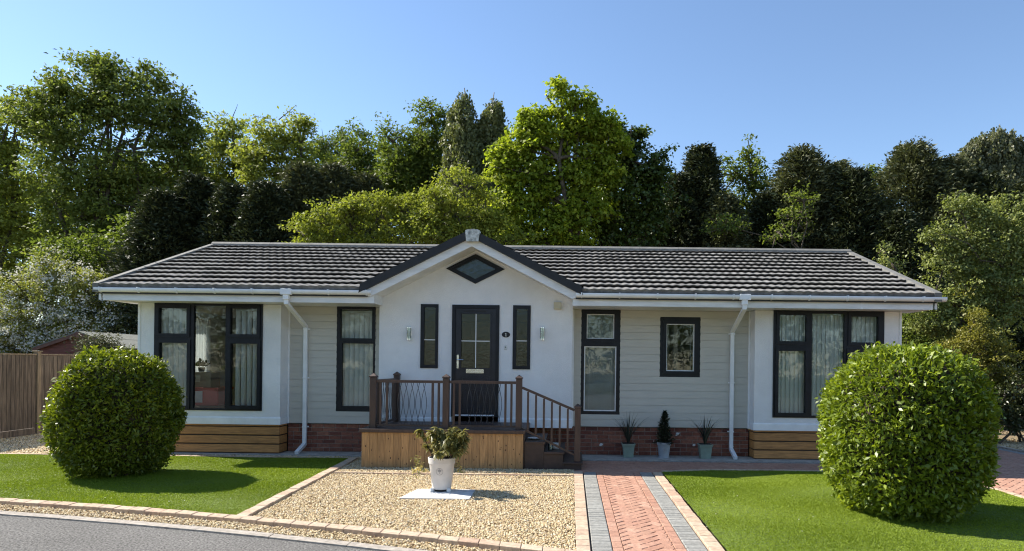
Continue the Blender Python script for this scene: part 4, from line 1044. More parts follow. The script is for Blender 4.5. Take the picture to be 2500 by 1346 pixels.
# ------------------------------------------------------------------ blinds (hang inside the windows)
def vertical_blind(label, x0, x1, z0, z1, y, angle, skip=None, pitch=0.080, axis='x', group='blinds behind the windows'):
    rt = thing('vertical_blind', ((x0+x1)/2 if axis == 'x' else y, y if axis == 'x' else (x0+x1)/2, z0), label, 'blind', group)
    b = MB()
    if axis == 'x': b.box(x0, y-.015, z1-.03, x1, y+.015, z1)
    else: b.box(y-.015, x0, z1-.03, y+.015, x1, z1)
    b.build('rail', M['slat'], rt)
    b = MB(); x = x0+.04
    while x < x1-.03:
        if skip is None or not skip(x):
            a = angle+random.uniform(-.10, .10); c_, s_ = math.cos(a), math.sin(a); zz = z0+random.uniform(0, .004)
            row = []
            for k in range(5):                                       # gently curved strip of cloth
                u = (k/4-.5)*.089; h = .012*(1-(2*k/4-1)**2)
                if axis == 'x': row.append((x+c_*u+s_*h, y+s_*u-c_*h))
                else: row.append((y+s_*u+c_*h, x+c_*u-s_*h))
            b.add([(*q, zz) for q in row]+[(*q, z1-.031) for q in row], [(k, k+1, k+6, k+5) for k in range(4)])
        x += pitch
    b.build('slats', M['blind'], rt)
    return rt
yb = DB+.115
k = WIN['bay_a']; xa = lambda px: at(px, 870, yb).x
vertical_blind('white vertical blind on the side window in the bay room with the red box', SW[0]-.05, SW[1]+.05, 0.75, 2.60, XL+.22, 0.55, axis='y', pitch=.098)
vertical_blind('pale vertical blind strip beside the red box, nearest the fence', xa(386), xa(466), k[1]+.03, 2.66, yb, 0.75, pitch=.10)
vertical_blind('half open vertical blind beside the red box, nearest the downpipe', xa(576), xa(640), k[1]+.03, 2.66, yb, 0.9, pitch=.105)
k = WIN['tall_a']; vertical_blind('closed vertical blind in the tall window beside the deck post', k[0]+.03, k[2]-.01, k[1]+.02, 2.68, DM+.11, 0.42, pitch=.094)
k = WIN['bay_b']; vertical_blind('closed pale vertical blind in the wide window behind the bigger round bush', k[0]+.03, k[2]-.02, k[1]+.02, 2.70, DB+.115, 0.22, pitch=.082)
def venetian(label, key, y, tilt=0.5, zlo=None):
    x0, z0, x1, z1 = WIN[key]; rt = thing('venetian_blind', ((x0+x1)/2, y, z0), label, 'blind', 'blinds behind the windows')
    b = MB(); z = z0+.05
    while z < z1-.05:
        c_, s_ = math.cos(tilt)*.0125, math.sin(tilt)*.0125
        b.add([(x0+.05, y-c_, z-s_), (x1-.03, y-c_, z-s_), (x1-.03, y+c_, z+s_), (x0+.05, y+c_, z+s_)], [(0, 1, 2, 3)]); z += .0205
    b.build('slats', M['slat'], rt)
    b = MB()
    for t in (.22, .78):
        x = x0+(x1-x0)*t; b.box(x-.0015, y-.016, z0+.05, x+.0015, y-.013, z1-.05)
    b.build('cords', M['white_plastic'], rt)
    boxobj('rail', M['slat'], rt, x0+.05, y-.02, z1-.05, x1-.03, y+.02, z1-.02)
venetian('horizontal slatted blind in the tall two pane window beside the stair post', 'tall_b', DM+.10, 0.75)
venetian('horizontal slatted blind in the small single pane window', 'small', DM+.10, 0.12)

# things standing in the bay room
pz = at(500, 993, 12.9).z
def pbox(name, label, cat, p0, p1, y0, y1, m, bev=.01):
    a, c_ = at(p0[0], p0[1], y0), at(p1[0], p1[1], y0)
    rt = thing(name, ((a.x+c_.x)/2, (y0+y1)/2, c_.z), label, cat); b = MB(); b.bevbox(a.x, y0, c_.z, c_.x, y1, a.z, b=bev); b.build('body', M[m], rt); return rt, a, c_
ta, tb = at(474, 992, 12.65), at(566, 992, 12.65)
tbl = thing('low_table', ((ta.x+tb.x)/2, 13.0, ZB+.06), 'low wooden table under the red box inside the bay window', 'table')
b = MB(); b.bevbox(ta.x-.1, 12.55, ta.z-.03, tb.x+.1, 13.5, ta.z, b=.004); b.build('table_top', M['shelf_wood'], tbl)
for x in (ta.x-.05, tb.x+.05):
    for y in (12.6, 13.45): boxobj('leg', M['shelf_wood'], tbl, x-.025, y-.025, ZB+.061, x+.025, y+.025, ta.z-.031)
rb, a, c_ = pbox('storage_box', 'red storage box with white paper inside the bay window', 'box', (466, 947), (532, 991.5), 12.65, 13.2, 'red_plastic', .02)
b = MB(); p0, p1 = at(470, 955, 12.648), at(494, 983, 12.648); b.box(p0.x, 12.643, p1.z, p1.x, 12.6495, p0.z); b.build('paper_label', M['paper'], rb)
boxobj('lid', M['red_plastic'], rb, a.x-.012, 12.638, a.z-.05, c_.x+.012, 13.21, a.z+.006, bev=.006)
cbx, a2, c2 = pbox('cardboard_box', 'brown cardboard box on top of the red storage box', 'box', (472, 909), (514, 946), 12.75, 13.1, 'card', .004)
b = MB(); p0, p1 = at(478, 917, 12.748), at(489, 933, 12.748); b.box(p0.x, 12.743, p1.z, p1.x, 12.7495, p0.z); b.build('label', M['cream'], cbx)
pt = at(492, 908, 12.9); rt = thing('house_plant', tuple(pt), 'small dark plant standing on the cardboard box', 'plant')
b = MB(); b.lathe(tuple(pt), [(.05, 0), (.065, .09), (.055, .09)], 14); b.build('pot', M['black'], rt, smooth=True)
rng = np.random.default_rng(3); n = 90; dd = rdirs(n, rng); dd[:, 2] = np.abs(dd[:, 2])
foliage('foliage', np.array(pt)+[0, 0, .12]+dd*rng.uniform(.03, .13, n)[:, None], dd, rdirs(n, rng), np.full(n, .08), np.full(n, .045), rng.random(n), L_['dwarf'], rt)
a, c_ = at(517, 808, 15.0), at(547, 855, 15.0)
rt = thing('picture', ((a.x+c_.x)/2, 15.85, c_.z), 'pale framed picture hanging at the back of the bay room', 'picture')
a, c_ = at(517, 808, 15.88), at(547, 855, 15.88)
b = MB(); ring(b, a.x, c_.z, c_.x, a.z, .03, 15.86, 15.9); b.build('frame', M['black'], rt); boxobj('image', M['picture'], rt, a.x+.03, 15.875, c_.z+.03, c_.x-.03, 15.899, a.z-.03)

# ================================================================== DECK
DX0, DX1, DY = -3.385, -0.763, 10.62; DZ = 0.635
deck = thing('entrance_deck', ((DX0+DX1)/2, 11.3, 0), 'raised timber deck with brown railings and steps before the front door', 'deck')
b = MB(); y = DY-.02
while y < DB-.03:
    b.bevbox(DX0-.02, y, DZ-.03, DX1+.02, min(y+.14, DB-.017), DZ, b=.003); y += .145
b.build('deck_floor', M['deck_floor'], deck)
b = MB(); b.bevbox(DX0-.03, DY-.045, DZ-.055, DX1+.03, DY-.021, DZ+.004, b=.005); b.box(DX0-.03, DY-.020, DZ-.055, DX0-.021, DB-.03, DZ+.002); b.build('deck_nosing', M['brown'], deck)
b = MB(); kn = MB(); ws = (DX1-DX0)/20.5; x = DX0; i = 0
while x < DX1-.01:
    wd = .128 if i not in (18, ) else .07
    x2 = min(x+wd, DX1)
    b.bevbox(x, DY, .012, x2-.003, DY+.02, DZ-.056, b=.003)
    for q in range(random.choice((1, 2, 2, 3))):
        kx, kz, kr = random.uniform(x+.02, x2-.025), random.uniform(.05, .53), random.uniform(.006, .011)
        kn.prism([(kx+kr*math.cos(t), kz+kr*1.5*math.sin(t)) for t in np.linspace(0, 5.5, 8)], 'y', DY-.0012, DY+.001)
    x = x2; i += 1
for kx in np.arange(DX0+.06, DX1, .128):
    for kz in (.06, DZ-.10): kn.prism([(kx+.004*math.cos(t), kz+.004*math.sin(t)) for t in np.linspace(0, 5.3, 6)], 'y', DY-.001, DY+.001)
fp_ = b.build('front_panel', M['deck_panel'], deck); kn.build('knot', M['knot'], fp_)
b = MB(); y = DY+.021
while y < DB-.05: b.bevbox(DX0, y, .012, DX0+.02, min(y+.125, DB-.03), DZ-.056, b=.003); y += .128
b.build('side_panel', M['deck_panel'], deck)
b = MB(); b.box(DX0+.03, DY+.03, 0.0, DX1-.02, DY+.05, DZ-.06); b.build('backing', M['brown_dark'], deck)
ST = [(-.763+.021, -.43, .455), (-.43, -.115, .29), (-.115, .185, .125)]
for x0, x1, z in ST:
    b = MB(); b.bevbox(x0, DY+.01, z-.035, x1+.02, 11.92, z, b=.004); tr_ = b.build('step', M['brown_dark'], deck)
    b = MB(); b.box(x0+.002, DY+.04, 0.0, x1-.002, 11.90, z-.036); b.build('riser', M['brown_dark'], tr_)
boxobj('riser', M['brown_dark'], deck, DX1, DY+.04, 0, DX1+.018, 11.9, DZ-.031)
YP = 10.75
def post(x, y, z0, z1, s=.05):
    b = MB(); b.bevbox(x-s, y-s, z0, x+s, y+s, z1-.06, b=.005); p = b.build('newel_post', M['brown'], deck)
    b = MB(); c = s+.008; b.box(x-c, y-c, z1-.059, x+c, y+c, z1-.035)
    b.add([(x-c, y-c, z1-.035), (x+c, y-c, z1-.035), (x+c, y+c, z1-.035), (x-c, y+c, z1-.035), (x, y, z1+.012)], [(0, 1, 4), (1, 2, 4), (2, 3, 4), (3, 0, 4)])
    b.build('cap', M['brown'], p)
P1, P2, P3, P4 = at(912, 950, YP).x, at(1089.5, 950, YP).x, at(1267.5, 950, YP).x, at(1410, 1050, YP).x
P5 = at(969, 950, 11.93).x
for x in (P1, P2, P3): post(x, YP, DZ, 1.525)
post(P4, YP, .126, 1.065); post(P5, 11.93, DZ, 1.535)
def rail(p, q, hw=.028, hh=.022, m='brown', name='handrail'):
    p, q = Vector(p), Vector(q); d = (q-p).normalized(); s_ = Vector((0, 0, 1)).cross(d).normalized()*hw; u_ = d.cross(s_).normalized()*hh
    b = MB(); b.add([p-s_-u_, p+s_-u_, p+s_+u_, p-s_+u_, q-s_-u_, q+s_-u_, q+s_+u_, q-s_+u_], [(0, 1, 2, 3), (7, 6, 5, 4), (0, 4, 5, 1), (1, 5, 6, 2), (2, 6, 7, 3), (3, 7, 4, 0)])
    return b.build(name, M[m], deck)
HZ, LZ = 1.405, .685
for a_, b_ in ((P1, P2), (P2, P3)):
    rail((a_+.051, YP, HZ), (b_-.051, YP, HZ)); rail((a_+.051, YP, LZ), (b_-.051, YP, LZ), .02, .016, 'brown', 'bottom_rail')
sx = P1+.03
rail((P1, YP+.051, HZ), (P5, 11.879, HZ)); rail((P1, YP+.051, LZ), (P5, 11.879, LZ), .02, .016, 'brown', 'bottom_rail')
zt0, zt1, zb0, zb1 = 1.325, .965, .655, .235
rail((P3+.051, YP, zt0), (P4-.051, YP, zt1), .028, .02); rail((P3+.051, YP, zb0), (P4-.051, YP, zb1), .02, .016, 'brown', 'bottom_rail')
def bal(x, y, z0, z1, s=.017):
    b = MB(); b.box(x-s, y-s, z0, x+s, y+s, z1); b.build('baluster', M['brown'], deck)
for px in (929, 945, 1056, 1071, 1108, 1122.5, 1234, 1248.5): bal(at(px, 990, YP).x, YP, LZ+.0165, HZ-.0225)
for px in (1289, 1308.5, 1328, 1347.5, 1367, 1386.5):
    x = at(px, 1000, YP).x; t = (x-P3-.051)/(P4-P3-.102); bal(x, YP, zb0+(zb1-zb0)*t+.02, zt0+(zt1-zt0)*t-.026, .016)
def wires(c0, d, n, name='scroll_panel'):
    """bent iron rods crossing near top and bottom: lens after lens"""
    b = MB(); H = HZ-LZ-.04
    for i in range(n):
        for s_ in (-1, 1):
            pts = []
            for k in range(19):
                t = k/18; o = s_*.040*math.cos(math.pi*(t-.51)/.72)
                p = Vector(c0)+Vector(d)*(i*.098+o); pts.append((p.x, p.y+s_*.004*(1 if abs(d[1]) < .5 else 0), LZ+.017+H*t))
            b.tube(pts, .0046, 5)
    b.build(name, M['iron'], deck, smooth=True)
wires((at(977, 990, YP).x, YP, 0), (1, 0, 0), 5); wires((at(1146, 990, YP).x, YP, 0), (1, 0, 0), 6)
dsd = Vector((P5-P1, 11.93-YP, 0)).normalized()
for t in (.10, .20, .82, .92):
    p = Vector((P1, YP, 0)).lerp(Vector((P5, 11.93, 0)), t); bal(p.x, p.y, LZ+.0165, HZ-.0225)
p0 = Vector((P1, YP, 0)).lerp(Vector((P5, 11.93, 0)), .31); wires(tuple(p0), tuple(dsd), 6)
# doormat
b = MB(); mx0 = at(1110, 1030, 11.7).x; b.bevbox(mx0, 11.45, DZ+.001, mx0+.75, 11.93, DZ+.018, b=.004); tag(b.build('doormat', M['brown_dark']), 'dark doormat lying on the deck before the front door', 'doormat')

# things on the steps
c = at(1305, 1073, 10.95); zt = ST[0][2]
b = MB(); b.lathe((c.x, 10.95, zt+.001), [(.05, 0), (.085, .012), (.115, .028), (.108, .028), (.078, .016), (.01, .012)], 24); tag(b.build('dish', M['ceramic'], smooth=True), 'shallow white dish on the top brown step', 'dish')
c = at(1358, 1094, 11.0); zt = ST[1][2]
b = MB(); b.lathe((c.x, 11.0, zt+.001), [(.04, 0), (.062, .02), (.072, .10), (.066, .10), (.056, .03), (.01, .02)], 20)
b.tube([(c.x-.07, 11.0, zt+.04), (c.x-.11, 11.0, zt+.05), (c.x-.11, 11.0, zt+.085), (c.x-.072, 11.0, zt+.09)], .007, 6)
tag(b.build('white_jug', M['ceramic'], smooth=True), 'white handled jug on the middle step', 'jug')
c = at(1344, 1090, 10.9)
b = MB(); b.lathe((c.x, 10.88, zt+.001), [(.035, 0), (.038, .01), (.038, .10), (.030, .11), (.027, .11), (.034, .10), (.034, .012)], 18); tag(b.build('glass_jar', M['glass'], smooth=True), 'clear glass jar beside the white jug on the middle step', 'jar')

# ================================================================== POTS
def emblem(mb, cx, cy, cz, r, rad, tilt=0.0):
    """a tree in a ring, raised on the wall of a pot of radius rad facing -y"""
    def P(u, v): 
        a = u/rad; return (cx+math.sin(a)*rad, cy-math.cos(a)*(rad+v*tilt), cz+v)
    n = 24; ringv = []
    for k in range(n):
        a = 6.2832*k/n
        for q in (r, r*.88): ringv.append(P(q*math.cos(a), q*math.sin(a)))
    mb.add(ringv, [(2*k, 2*((k+1) % n), 2*((k+1) % n)+1, 2*k+1) for k in range(n)])
    mb.add([P(-r*.07, -r*.6), P(r*.07, -r*.6), P(r*.05, r*.15), P(-r*.05, r*.15)], [(0, 1, 2, 3)])
    for ox, oz, q in ((0, .42, .30), (-.34, .24, .24), (.34, .24, .24), (-.18, .05, .18), (.2, .05, .18)):
        mb.add([P(r*(ox+q*math.cos(6.2832*k/10)*random.uniform(.75, 1.15)), r*(oz+q*.8*math.sin(6.2832*k/10))) for k in range(10)], [tuple(range(10))])
c = G(1078, 1197, .03); PXc, PYc = c.x, 8.72
b = MB(); s0, s1 = G(1020, 1194, .025), G(975, 1216, .025)
b.prism([(s1.x, s1.y), (G(1146, 1218, .025).x, s1.y), (G(1160, 1196, .025).x, s0.y), (s0.x, s0.y)], 'z', -.01, .026)
tag(b.build('paving_slab', M['slab']), 'pale grey square slab lying on the gravel under the white pot', 'slab')
pot = thing('potted_shrub', (PXc, PYc, .026), 'leafy variegated shrub in a big white pot with a tree emblem, on the slab', 'potted plant', 'potted plants')
b = MB(); b.lathe((PXc, PYc, .055), [(.118, 0), (.124, .005), (.165, .325), (.168, .33), (.168, .335), (.176, .34), (.182, .40), (.182, .412), (.170, .414), (.160, .36), (.05, .35)], 40)
po = b.build('pot', M['pot_white'], pot, smooth=True)
b = MB(); emblem(b, PXc, PYc, .055+.245, .047, .1568, .128); b.build('emblem', M['emblem'], po)
b = MB(); b.lathe((PXc, PYc, .028), [(.10, 0), (.104, .027)], 28); b.build('pot_gap', M['black'], pot)  # black disc as the shade in the gap under the pot
for a in (-.95, .95, 3.1):
    b = MB(); fx, fy = PXc+.135*math.sin(a), PYc-.135*math.cos(a); b.lathe((fx, fy, .0265), [(.03, 0), (.032, .02), (.022, .045)], 10); b.build('pot_foot', M['ceramic'], pot, smooth=True)
rng = np.random.default_rng(8)
b = MB(); P_, T_2, N_2, tn = [], [], [], []
for i in range(46):
    a = rng.uniform(0, 6.283); rr = rng.uniform(.02, .33)*(1.0); hh = rng.uniform(.60, .88) if rr < .2 else rng.uniform(.48, .80)
    tip = Vector((PXc+math.cos(a)*rr*1.08, PYc+math.sin(a)*rr, hh+.03)); base = Vector((PXc+math.cos(a)*rr*.3, PYc+math.sin(a)*rr*.3, .40))
    mid = base.lerp(tip, .55)+Vector((0, 0, .05)); b.tube([base, mid, tip], [.006, .005, .003], 5)
    ct = rng.random()
    for k in range(38):
        t = rng.uniform(.35, 1.0)**.7; p = (base.lerp(mid, t*2) if t < .5 else mid.lerp(tip, t*2-1)); d = rdirs(1, rng)[0]
        out_ = np.array([math.cos(a), math.sin(a), 0])
        P_.append(np.array(p)+d*rng.uniform(.015, .055)); T_2.append(d*.8+out_*.45+[0, 0, -.55]); N_2.append(d*.4+out_*.4+[0, 0, .7]); tn.append(ct*.45+rng.random()*.55)
n = len(P_); ln = rng.uniform(.06, .125, n)
foliage('foliage', np.array(P_), np.array(T_2), np.array(N_2), ln, ln*.36, np.array(tn)**1.2, L_['pieris'], pot)
b.build('stem', M['twig'], pot)
fl_ = np.array([tuple(at(px, py, 8.68)) for px, py in ((1013, 1147), (1019, 1143), (1023, 1149), (1016, 1151), (1039, 1149), (1037, 1147), (1008, 1153), (1121, 1146), (1116, 1151), (1027, 1139), (1124, 1143))]); n = len(fl_)
q_ = np.repeat(fl_, 7, 0)+rng.normal(0, .011, (n*7, 3)); foliage('flower', q_, rdirs(n*7, rng), rdirs(n*7, rng)+[0, -.5, .6], np.full(n*7, .035), np.full(n*7, .03), rng.random(n*7), L_['flower'], pot)
st = []
for px, py, d in ((1015, 1140, 8.66), (1030, 1150, 8.64), (1018, 1160, 8.64), (1118, 1140, 8.66), (1125, 1150, 8.64), (1012, 1120, 8.7), (1026, 1128, 8.66), (1113, 1125, 8.66)):
    c0 = np.array(at(px, py, d)); st.append(c0+rng.normal(0, .03, (12, 3)))
st = np.concatenate(st); n = len(st); foliage('foliage', st, rdirs(n, rng)+[0, 0, -.5], rdirs(n, rng)+[0, 0, .7], np.full(n, .05), np.full(n, .02), rng.random(n)*.8+.2, L_['pieris'], pot)

def wall_pot(px, py_base, label, square, m, top_r, bot_r, h, y):
    c = at(px, py_base, y); x = c.x
    rt = thing('potted_plant', (x, y, .009), label, 'potted plant', 'potted plants')
    if square:
        b = MB(); s2 = 1.0
        def fr_(r0, z0, r1, z1):
            b.add([(x-r0, y-r0, z0), (x+r0, y-r0, z0), (x+r0, y+r0, z0), (x-r0, y+r0, z0), (x-r1, y-r1, z1), (x+r1, y-r1, z1), (x+r1, y+r1, z1), (x-r1, y+r1, z1)], [(0, 3, 2, 1), (4, 5, 6, 7), (0, 1, 5, 4), (1, 2, 6, 5), (2, 3, 7, 6), (3, 0, 4, 7)])
        fr_(bot_r+.004, .01, bot_r+.006, .035); fr_(bot_r, .0352, top_r-.012, h-.045); fr_(top_r-.004, h-.0448, top_r, h-.012); fr_(top_r+.006, h-.0118, top_r+.006, h)
        b.build('pot', M[m], rt)
        b = MB(); b.box(x-top_r+.012, y-top_r+.012, h+.0005, x+top_r-.012, y+top_r-.012, h+.003); b.build('soil', M['earth'], rt)
    else:
        b = MB(); b.lathe((x, y, .01), [(bot_r+.01, 0), (bot_r+.01, .02), (bot_r, .025), (top_r-.014, h-.06), (top_r-.004, h-.05), (top_r, h-.012), (top_r, h), (top_r-.012, h), (top_r-.02, h-.03), (.03, h-.03)], 32)
        po = b.build('pot', M[m], rt, smooth=True); b = MB(); emblem(b, x, y, h*.55, .036, bot_r+(top_r-.014-bot_r)*.55+.004, .14); b.build('emblem', M['emblem'], po)
    return rt, x
def spikes(rt, x, y, z, n, h, seed, lean=.6):
    rng = np.random.default_rng(seed); b = MB(); V, Fq, tn = [], [], []
    for i in range(n):
        a = rng.uniform(0, 6.283); ln = h*rng.uniform(.55, 1.05); le = lean*rng.uniform(.1, 1.1)*ln; wd = rng.uniform(.006, .012)
        pts = [Vector((x+math.cos(a)*(.015+le*t**1.6), y+math.sin(a)*(.015+le*.7*t**1.6), z+ln*(t-.28*(le/ln)*t**2.4))) for t in np.linspace(0, 1, 6)]
        s_ = Vector((-math.sin(a), math.cos(a), 0))
        for k, p in enumerate(pts):
            w_ = wd*(1-.97*(k/5)**1.5)*(0.8 if k == 0 else 1); V += [tuple(p-s_*w_), tuple(p+s_*w_)]
        bi = len(V)-12; Fq += [(bi+2*k, bi+2*k+1, bi+2*k+3, bi+2*k+2) for k in range(5)]; tn += [rng.random()]*12
    npmesh('foliage', V, Fq, L_['spike'], rt, tn)
rt, x = wall_pot(1533.5, 1117, 'green square pot of spiky plant at the brick skirting, nearest the steps', True, 'pot_green', .118, .088, .262, 12.15); spikes(rt, x, 12.15, .25, 52, .66, 3, .75)
rt, x = wall_pot(1721, 1119, 'green square pot of spiky plant at the brick skirting, beside the downpipe', True, 'pot_green', .120, .092, .27, 12.12); spikes(rt, x, 12.12, .26, 64, .60, 4, .7)
rt, x = wall_pot(1620.5, 1119, 'round pale blue pot of dwarf conifer standing between two green pots', False, 'pot_blue', .132, .095, .285, 12.12)
rng = np.random.default_rng(5); n = 3000; t = rng.random(n)**1.25; a = rng.uniform(0, 6.283, n); rr = (.125*(1-t)**.7+.012)*(1+.38*np.sin(5*a+t*19)+.25*np.sin(3*a-t*31))*np.sqrt(rng.uniform(.25, 1, n)); hz = .27+t*.60
P_ = np.stack([x+rr*np.cos(a)+.012*np.sin(t*9), 12.12+rr*np.sin(a), hz], 1); od = np.stack([np.cos(a), np.sin(a), np.full(n, .7)], 1)
foliage('foliage', P_, od+rng.normal(0, .5, (n, 3)), rdirs(n, rng), rng.uniform(.03, .07, n), np.full(n, .012), rng.random(n), L_['dwarf'], rt)
b = MB(); b.tube([(x, 12.12, .26), (x+.01, 12.12, .80)], [.012, .004], 6); b.build('stem', M['twig'], rt)

# ================================================================== FENCE AND SHED
fence = thing('fence', (-12.1, 16.5, 0), 'tall brown wooden boundary fence with square capped posts', 'fence')
FY = [11.27, 13.07, 14.90, 16.72, 18.55, 20.38]; FX = [-12.05, -12.08, -12.14, -11.98, -11.85, -11.75]
for i in range(len(FY)):
    x, y = FX[i], FY[i]
    b = MB(); b.bevbox(x-.05, y-.05, -.05, x+.05, y+.05, 1.84, b=.004); p = b.build('post', M['post'], fence)
    b = MB(); b.bevbox(x-.075, y-.075, 1.841, x+.075, y+.075, 1.872, b=.01); b.build('post_cap', M['post'], p)
    if i < len(FY)-1:
        b = MB(); x2, y2 = FX[i+1], FY[i+1]; n = 15; d = Vector((x2-x, y2-y, 0)); d.normalize(); s_ = Vector((d.y, -d.x, 0)); L0 = .06; L1 = Vector((x2-x, y2-y)).length-.06
        for k in range(n):
            t0 = L0+(L1-L0)*k/n; t1 = L0+(L1-L0)*(k+1)/n+.018; o0, o1 = .022, .012
            A = Vector((x, y, 0))+d*t0+s_*o0; B2 = Vector((x, y, 0))+d*t1+s_*o1; A2 = A-s_*.006; B3 = B2-s_*.014
            zt = 1.765+random.uniform(-.003, .003)
            b.prism([(A.x, A.y), (B2.x, B2.y), (B3.x, B3.y), (A2.x, A2.y)], 'z', .13, zt)
        pn = b.build('panel', M['fence'], fence)
        b = MB(); A = Vector((x, y, 0))+d*L0; B2 = Vector((x, y, 0))+d*L1
        b.prism([(A+s_*.03).to_2d(), (B2+s_*.03).to_2d(), (B2-s_*.03).to_2d(), (A-s_*.03).to_2d()], 'z', 1.772, 1.802); b.build('capping_rail', M['post'], pn)
        b = MB(); b.prism([(A+s_*.02).to_2d(), (B2+s_*.02).to_2d(), (B2-s_*.02).to_2d(), (A-s_*.02).to_2d()], 'z', -.03, .125); b.build('gravel_board', M['fence'], pn)
SD = 19.2; sa = at(195, 809, SD); sl_, sr_ = at(84, 846, SD), at(309, 848, SD)
shed = thing('shed', (sa.x, 20.8, 0), 'dark red brown garden shed with grey felt roof behind the fence', 'shed')
ez = (sl_.z+sr_.z)/2-.02; b = MB()
x0, x1 = sl_.x+.12, sr_.x-.12; z = 0.0
while z < sa.z-.06:
    z2 = min(z+.125, sa.z-.06)
    f = lambda z: (x0, x1) if z <= ez else (x0+(sa.x-x0)*(z-ez)/(sa.z-.05-ez), x1+(sa.x-x1)*(z-ez)/(sa.z-.05-ez))
    a0, a1 = f(z); c0, c1 = f(z2)
    b.add([(a0, SD+.05-.018, z), (a1, SD+.05-.018, z), (c1, SD+.05-.002, z2), (c0, SD+.05-.002, z2), (a0, SD+.06, z), (a1, SD+.06, z)], [(0, 1, 2, 3), (4, 5, 1, 0)]); z = z2
b.box(x0, SD+.06, 0, x0+.03, 22.6, ez+.02); b.box(x1-.03, SD+.06, 0, x1, 22.6, ez+.02); b.box(x0+.03, 22.57, 0, x1-.03, 22.6, ez)
b.build('wall', M['shed'], shed)
b = MB()
for s_, e_ in ((-1, sl_.x), (1, sr_.x)):
    zz = ez-.0; dxx = e_-sa.x
    b.prism([(sa.x, sa.z), (e_, zz), (e_, zz-.03), (sa.x, sa.z-.03)][::-s_], 'y', SD-.08, 22.8)
rf = b.build('roof', M['felt'], shed)
b = MB(); xm_, zm_ = sa.x+(sr_.x-sa.x)*.42, sa.z+(ez-sa.z)*.42
b.prism([(sa.x+.02, sa.z-.004), (xm_, zm_+.006), (xm_, zm_+.001), (sa.x+.02, sa.z-.009)], 'y', SD-.085, 22.8); b.build('felt_strip', M['felt'], rf)
b = MB()
for s_, e_ in ((-1, sl_.x), (1, sr_.x)):
    b.prism([(sa.x, sa.z-.032), (e_, ez-.032), (e_, ez-.13), (sa.x, sa.z-.13)][::-s_], 'y', SD-.075, SD-.05)
b.prism([(sa.x-.06, sa.z-.03), (sa.x+.06, sa.z-.03), (sa.x+.05, sa.z-.19), (sa.x-.05, sa.z-.19)], 'y', SD-.095, SD-.0755)
b.build('bargeboard', M['shed_trim'], shed)

# ================================================================== ROUND CLIPPED BUSHES
def topiary(label, cx, cy, a, cz, h_up, h_dn, p, n, leaf, Ln, seed):
    n = int(n*1.15)
    rng = np.random.default_rng(seed)
    rt = thing('round_bush', (cx, cy, 0.016), label, 'bush', 'clipped round bushes on the lawn')
    d = rdirs(int(n*1.08), rng); ab = np.abs(d)
    hz = np.where(d[:, 2] > 0, h_up, h_dn)
    rr = ((ab[:, 0]/a)**p+(ab[:, 1]/a)**p+(ab[:, 2]/hz)**p)**(-1/p)
    bd = rdirs(60, rng); ba = rng.normal(0, .036, 60); fd = rdirs(420, rng); fa_ = rng.normal(0, .030, 420); mod = 1+(np.exp(22*(d@bd.T-1))*ba).sum(1)+(np.exp(220*(d@fd.T-1))*fa_).sum(1)
    dep = np.abs(rng.normal(0, .085, len(d))); dep = np.where(rng.random(len(d)) < .04, -rng.uniform(.0, .05, len(d)), dep)
    P = np.array([cx, cy, cz])+d*(rr*mod-dep)[:, None]
    k = P[:, 2] > .05; P, d = P[k], d[k]; n = len(P)
    nrm = unit(d/np.array([a, a, 1.0]))
    T = nrm*0.70+rng.normal(size=(n, 3))*0.60+np.array([0, 0, 0.10])
    N = nrm*0.45+rng.normal(size=(n, 3))*0.65+np.array([0, 0, 0.55])
    l = Ln*rng.uniform(.6, 1.25, n)
    patch = 0.5+0.5*np.sin(d@rng.normal(0, 3.5, 3)+1.3)*np.sin(d@rng.normal(0, 4.5, 3))
    foliage('foliage', P, T, N, l, l*rng.uniform(.36, .5, n), rng.random(n)*.72+.28*patch, L_[leaf], rt, .16)
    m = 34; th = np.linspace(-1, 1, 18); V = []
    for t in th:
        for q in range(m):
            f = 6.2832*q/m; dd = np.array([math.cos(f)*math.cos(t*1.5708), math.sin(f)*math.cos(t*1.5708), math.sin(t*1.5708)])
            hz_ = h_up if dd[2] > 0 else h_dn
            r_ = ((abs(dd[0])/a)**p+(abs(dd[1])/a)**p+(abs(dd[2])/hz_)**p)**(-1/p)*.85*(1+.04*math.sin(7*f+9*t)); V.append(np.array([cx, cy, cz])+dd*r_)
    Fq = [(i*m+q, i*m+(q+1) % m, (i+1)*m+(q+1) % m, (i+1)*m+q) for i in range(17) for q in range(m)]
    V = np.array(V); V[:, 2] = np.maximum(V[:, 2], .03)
    npmesh('branches', V, Fq, M['twig'], rt)  # solid dark hull standing in for twigs and shade behind the leaves
    b = MB()
    for i in range(5):
        f = 6.28*i/5; b.tube([(cx+.12*math.cos(f), cy+.12*math.sin(f), -.02), (cx+.3*math.cos(f), cy+.3*math.sin(f), .45)], [.035, .025], 7)
    b.build('stem', M['bark'], rt)
    return rt
c1 = at(288, 1015, 9.6); topiary('darker round clipped bush on the lawn near the fence', c1.x, 9.6, .755, 0.93, .915, .96, 2.45, 25000, 'laurel', .066, 31)
c2 = at(2206, 1060, 7.75); topiary('bigger lighter round clipped bush on the lawn beside the block paved drive', c2.x, 7.75, .90, 1.0, 1.02, 1.04, 2.5, 27000, 'laurel_light', .072, 32)

# ================================================================== TREES BEHIND
TG = 'trees behind the bungalow'
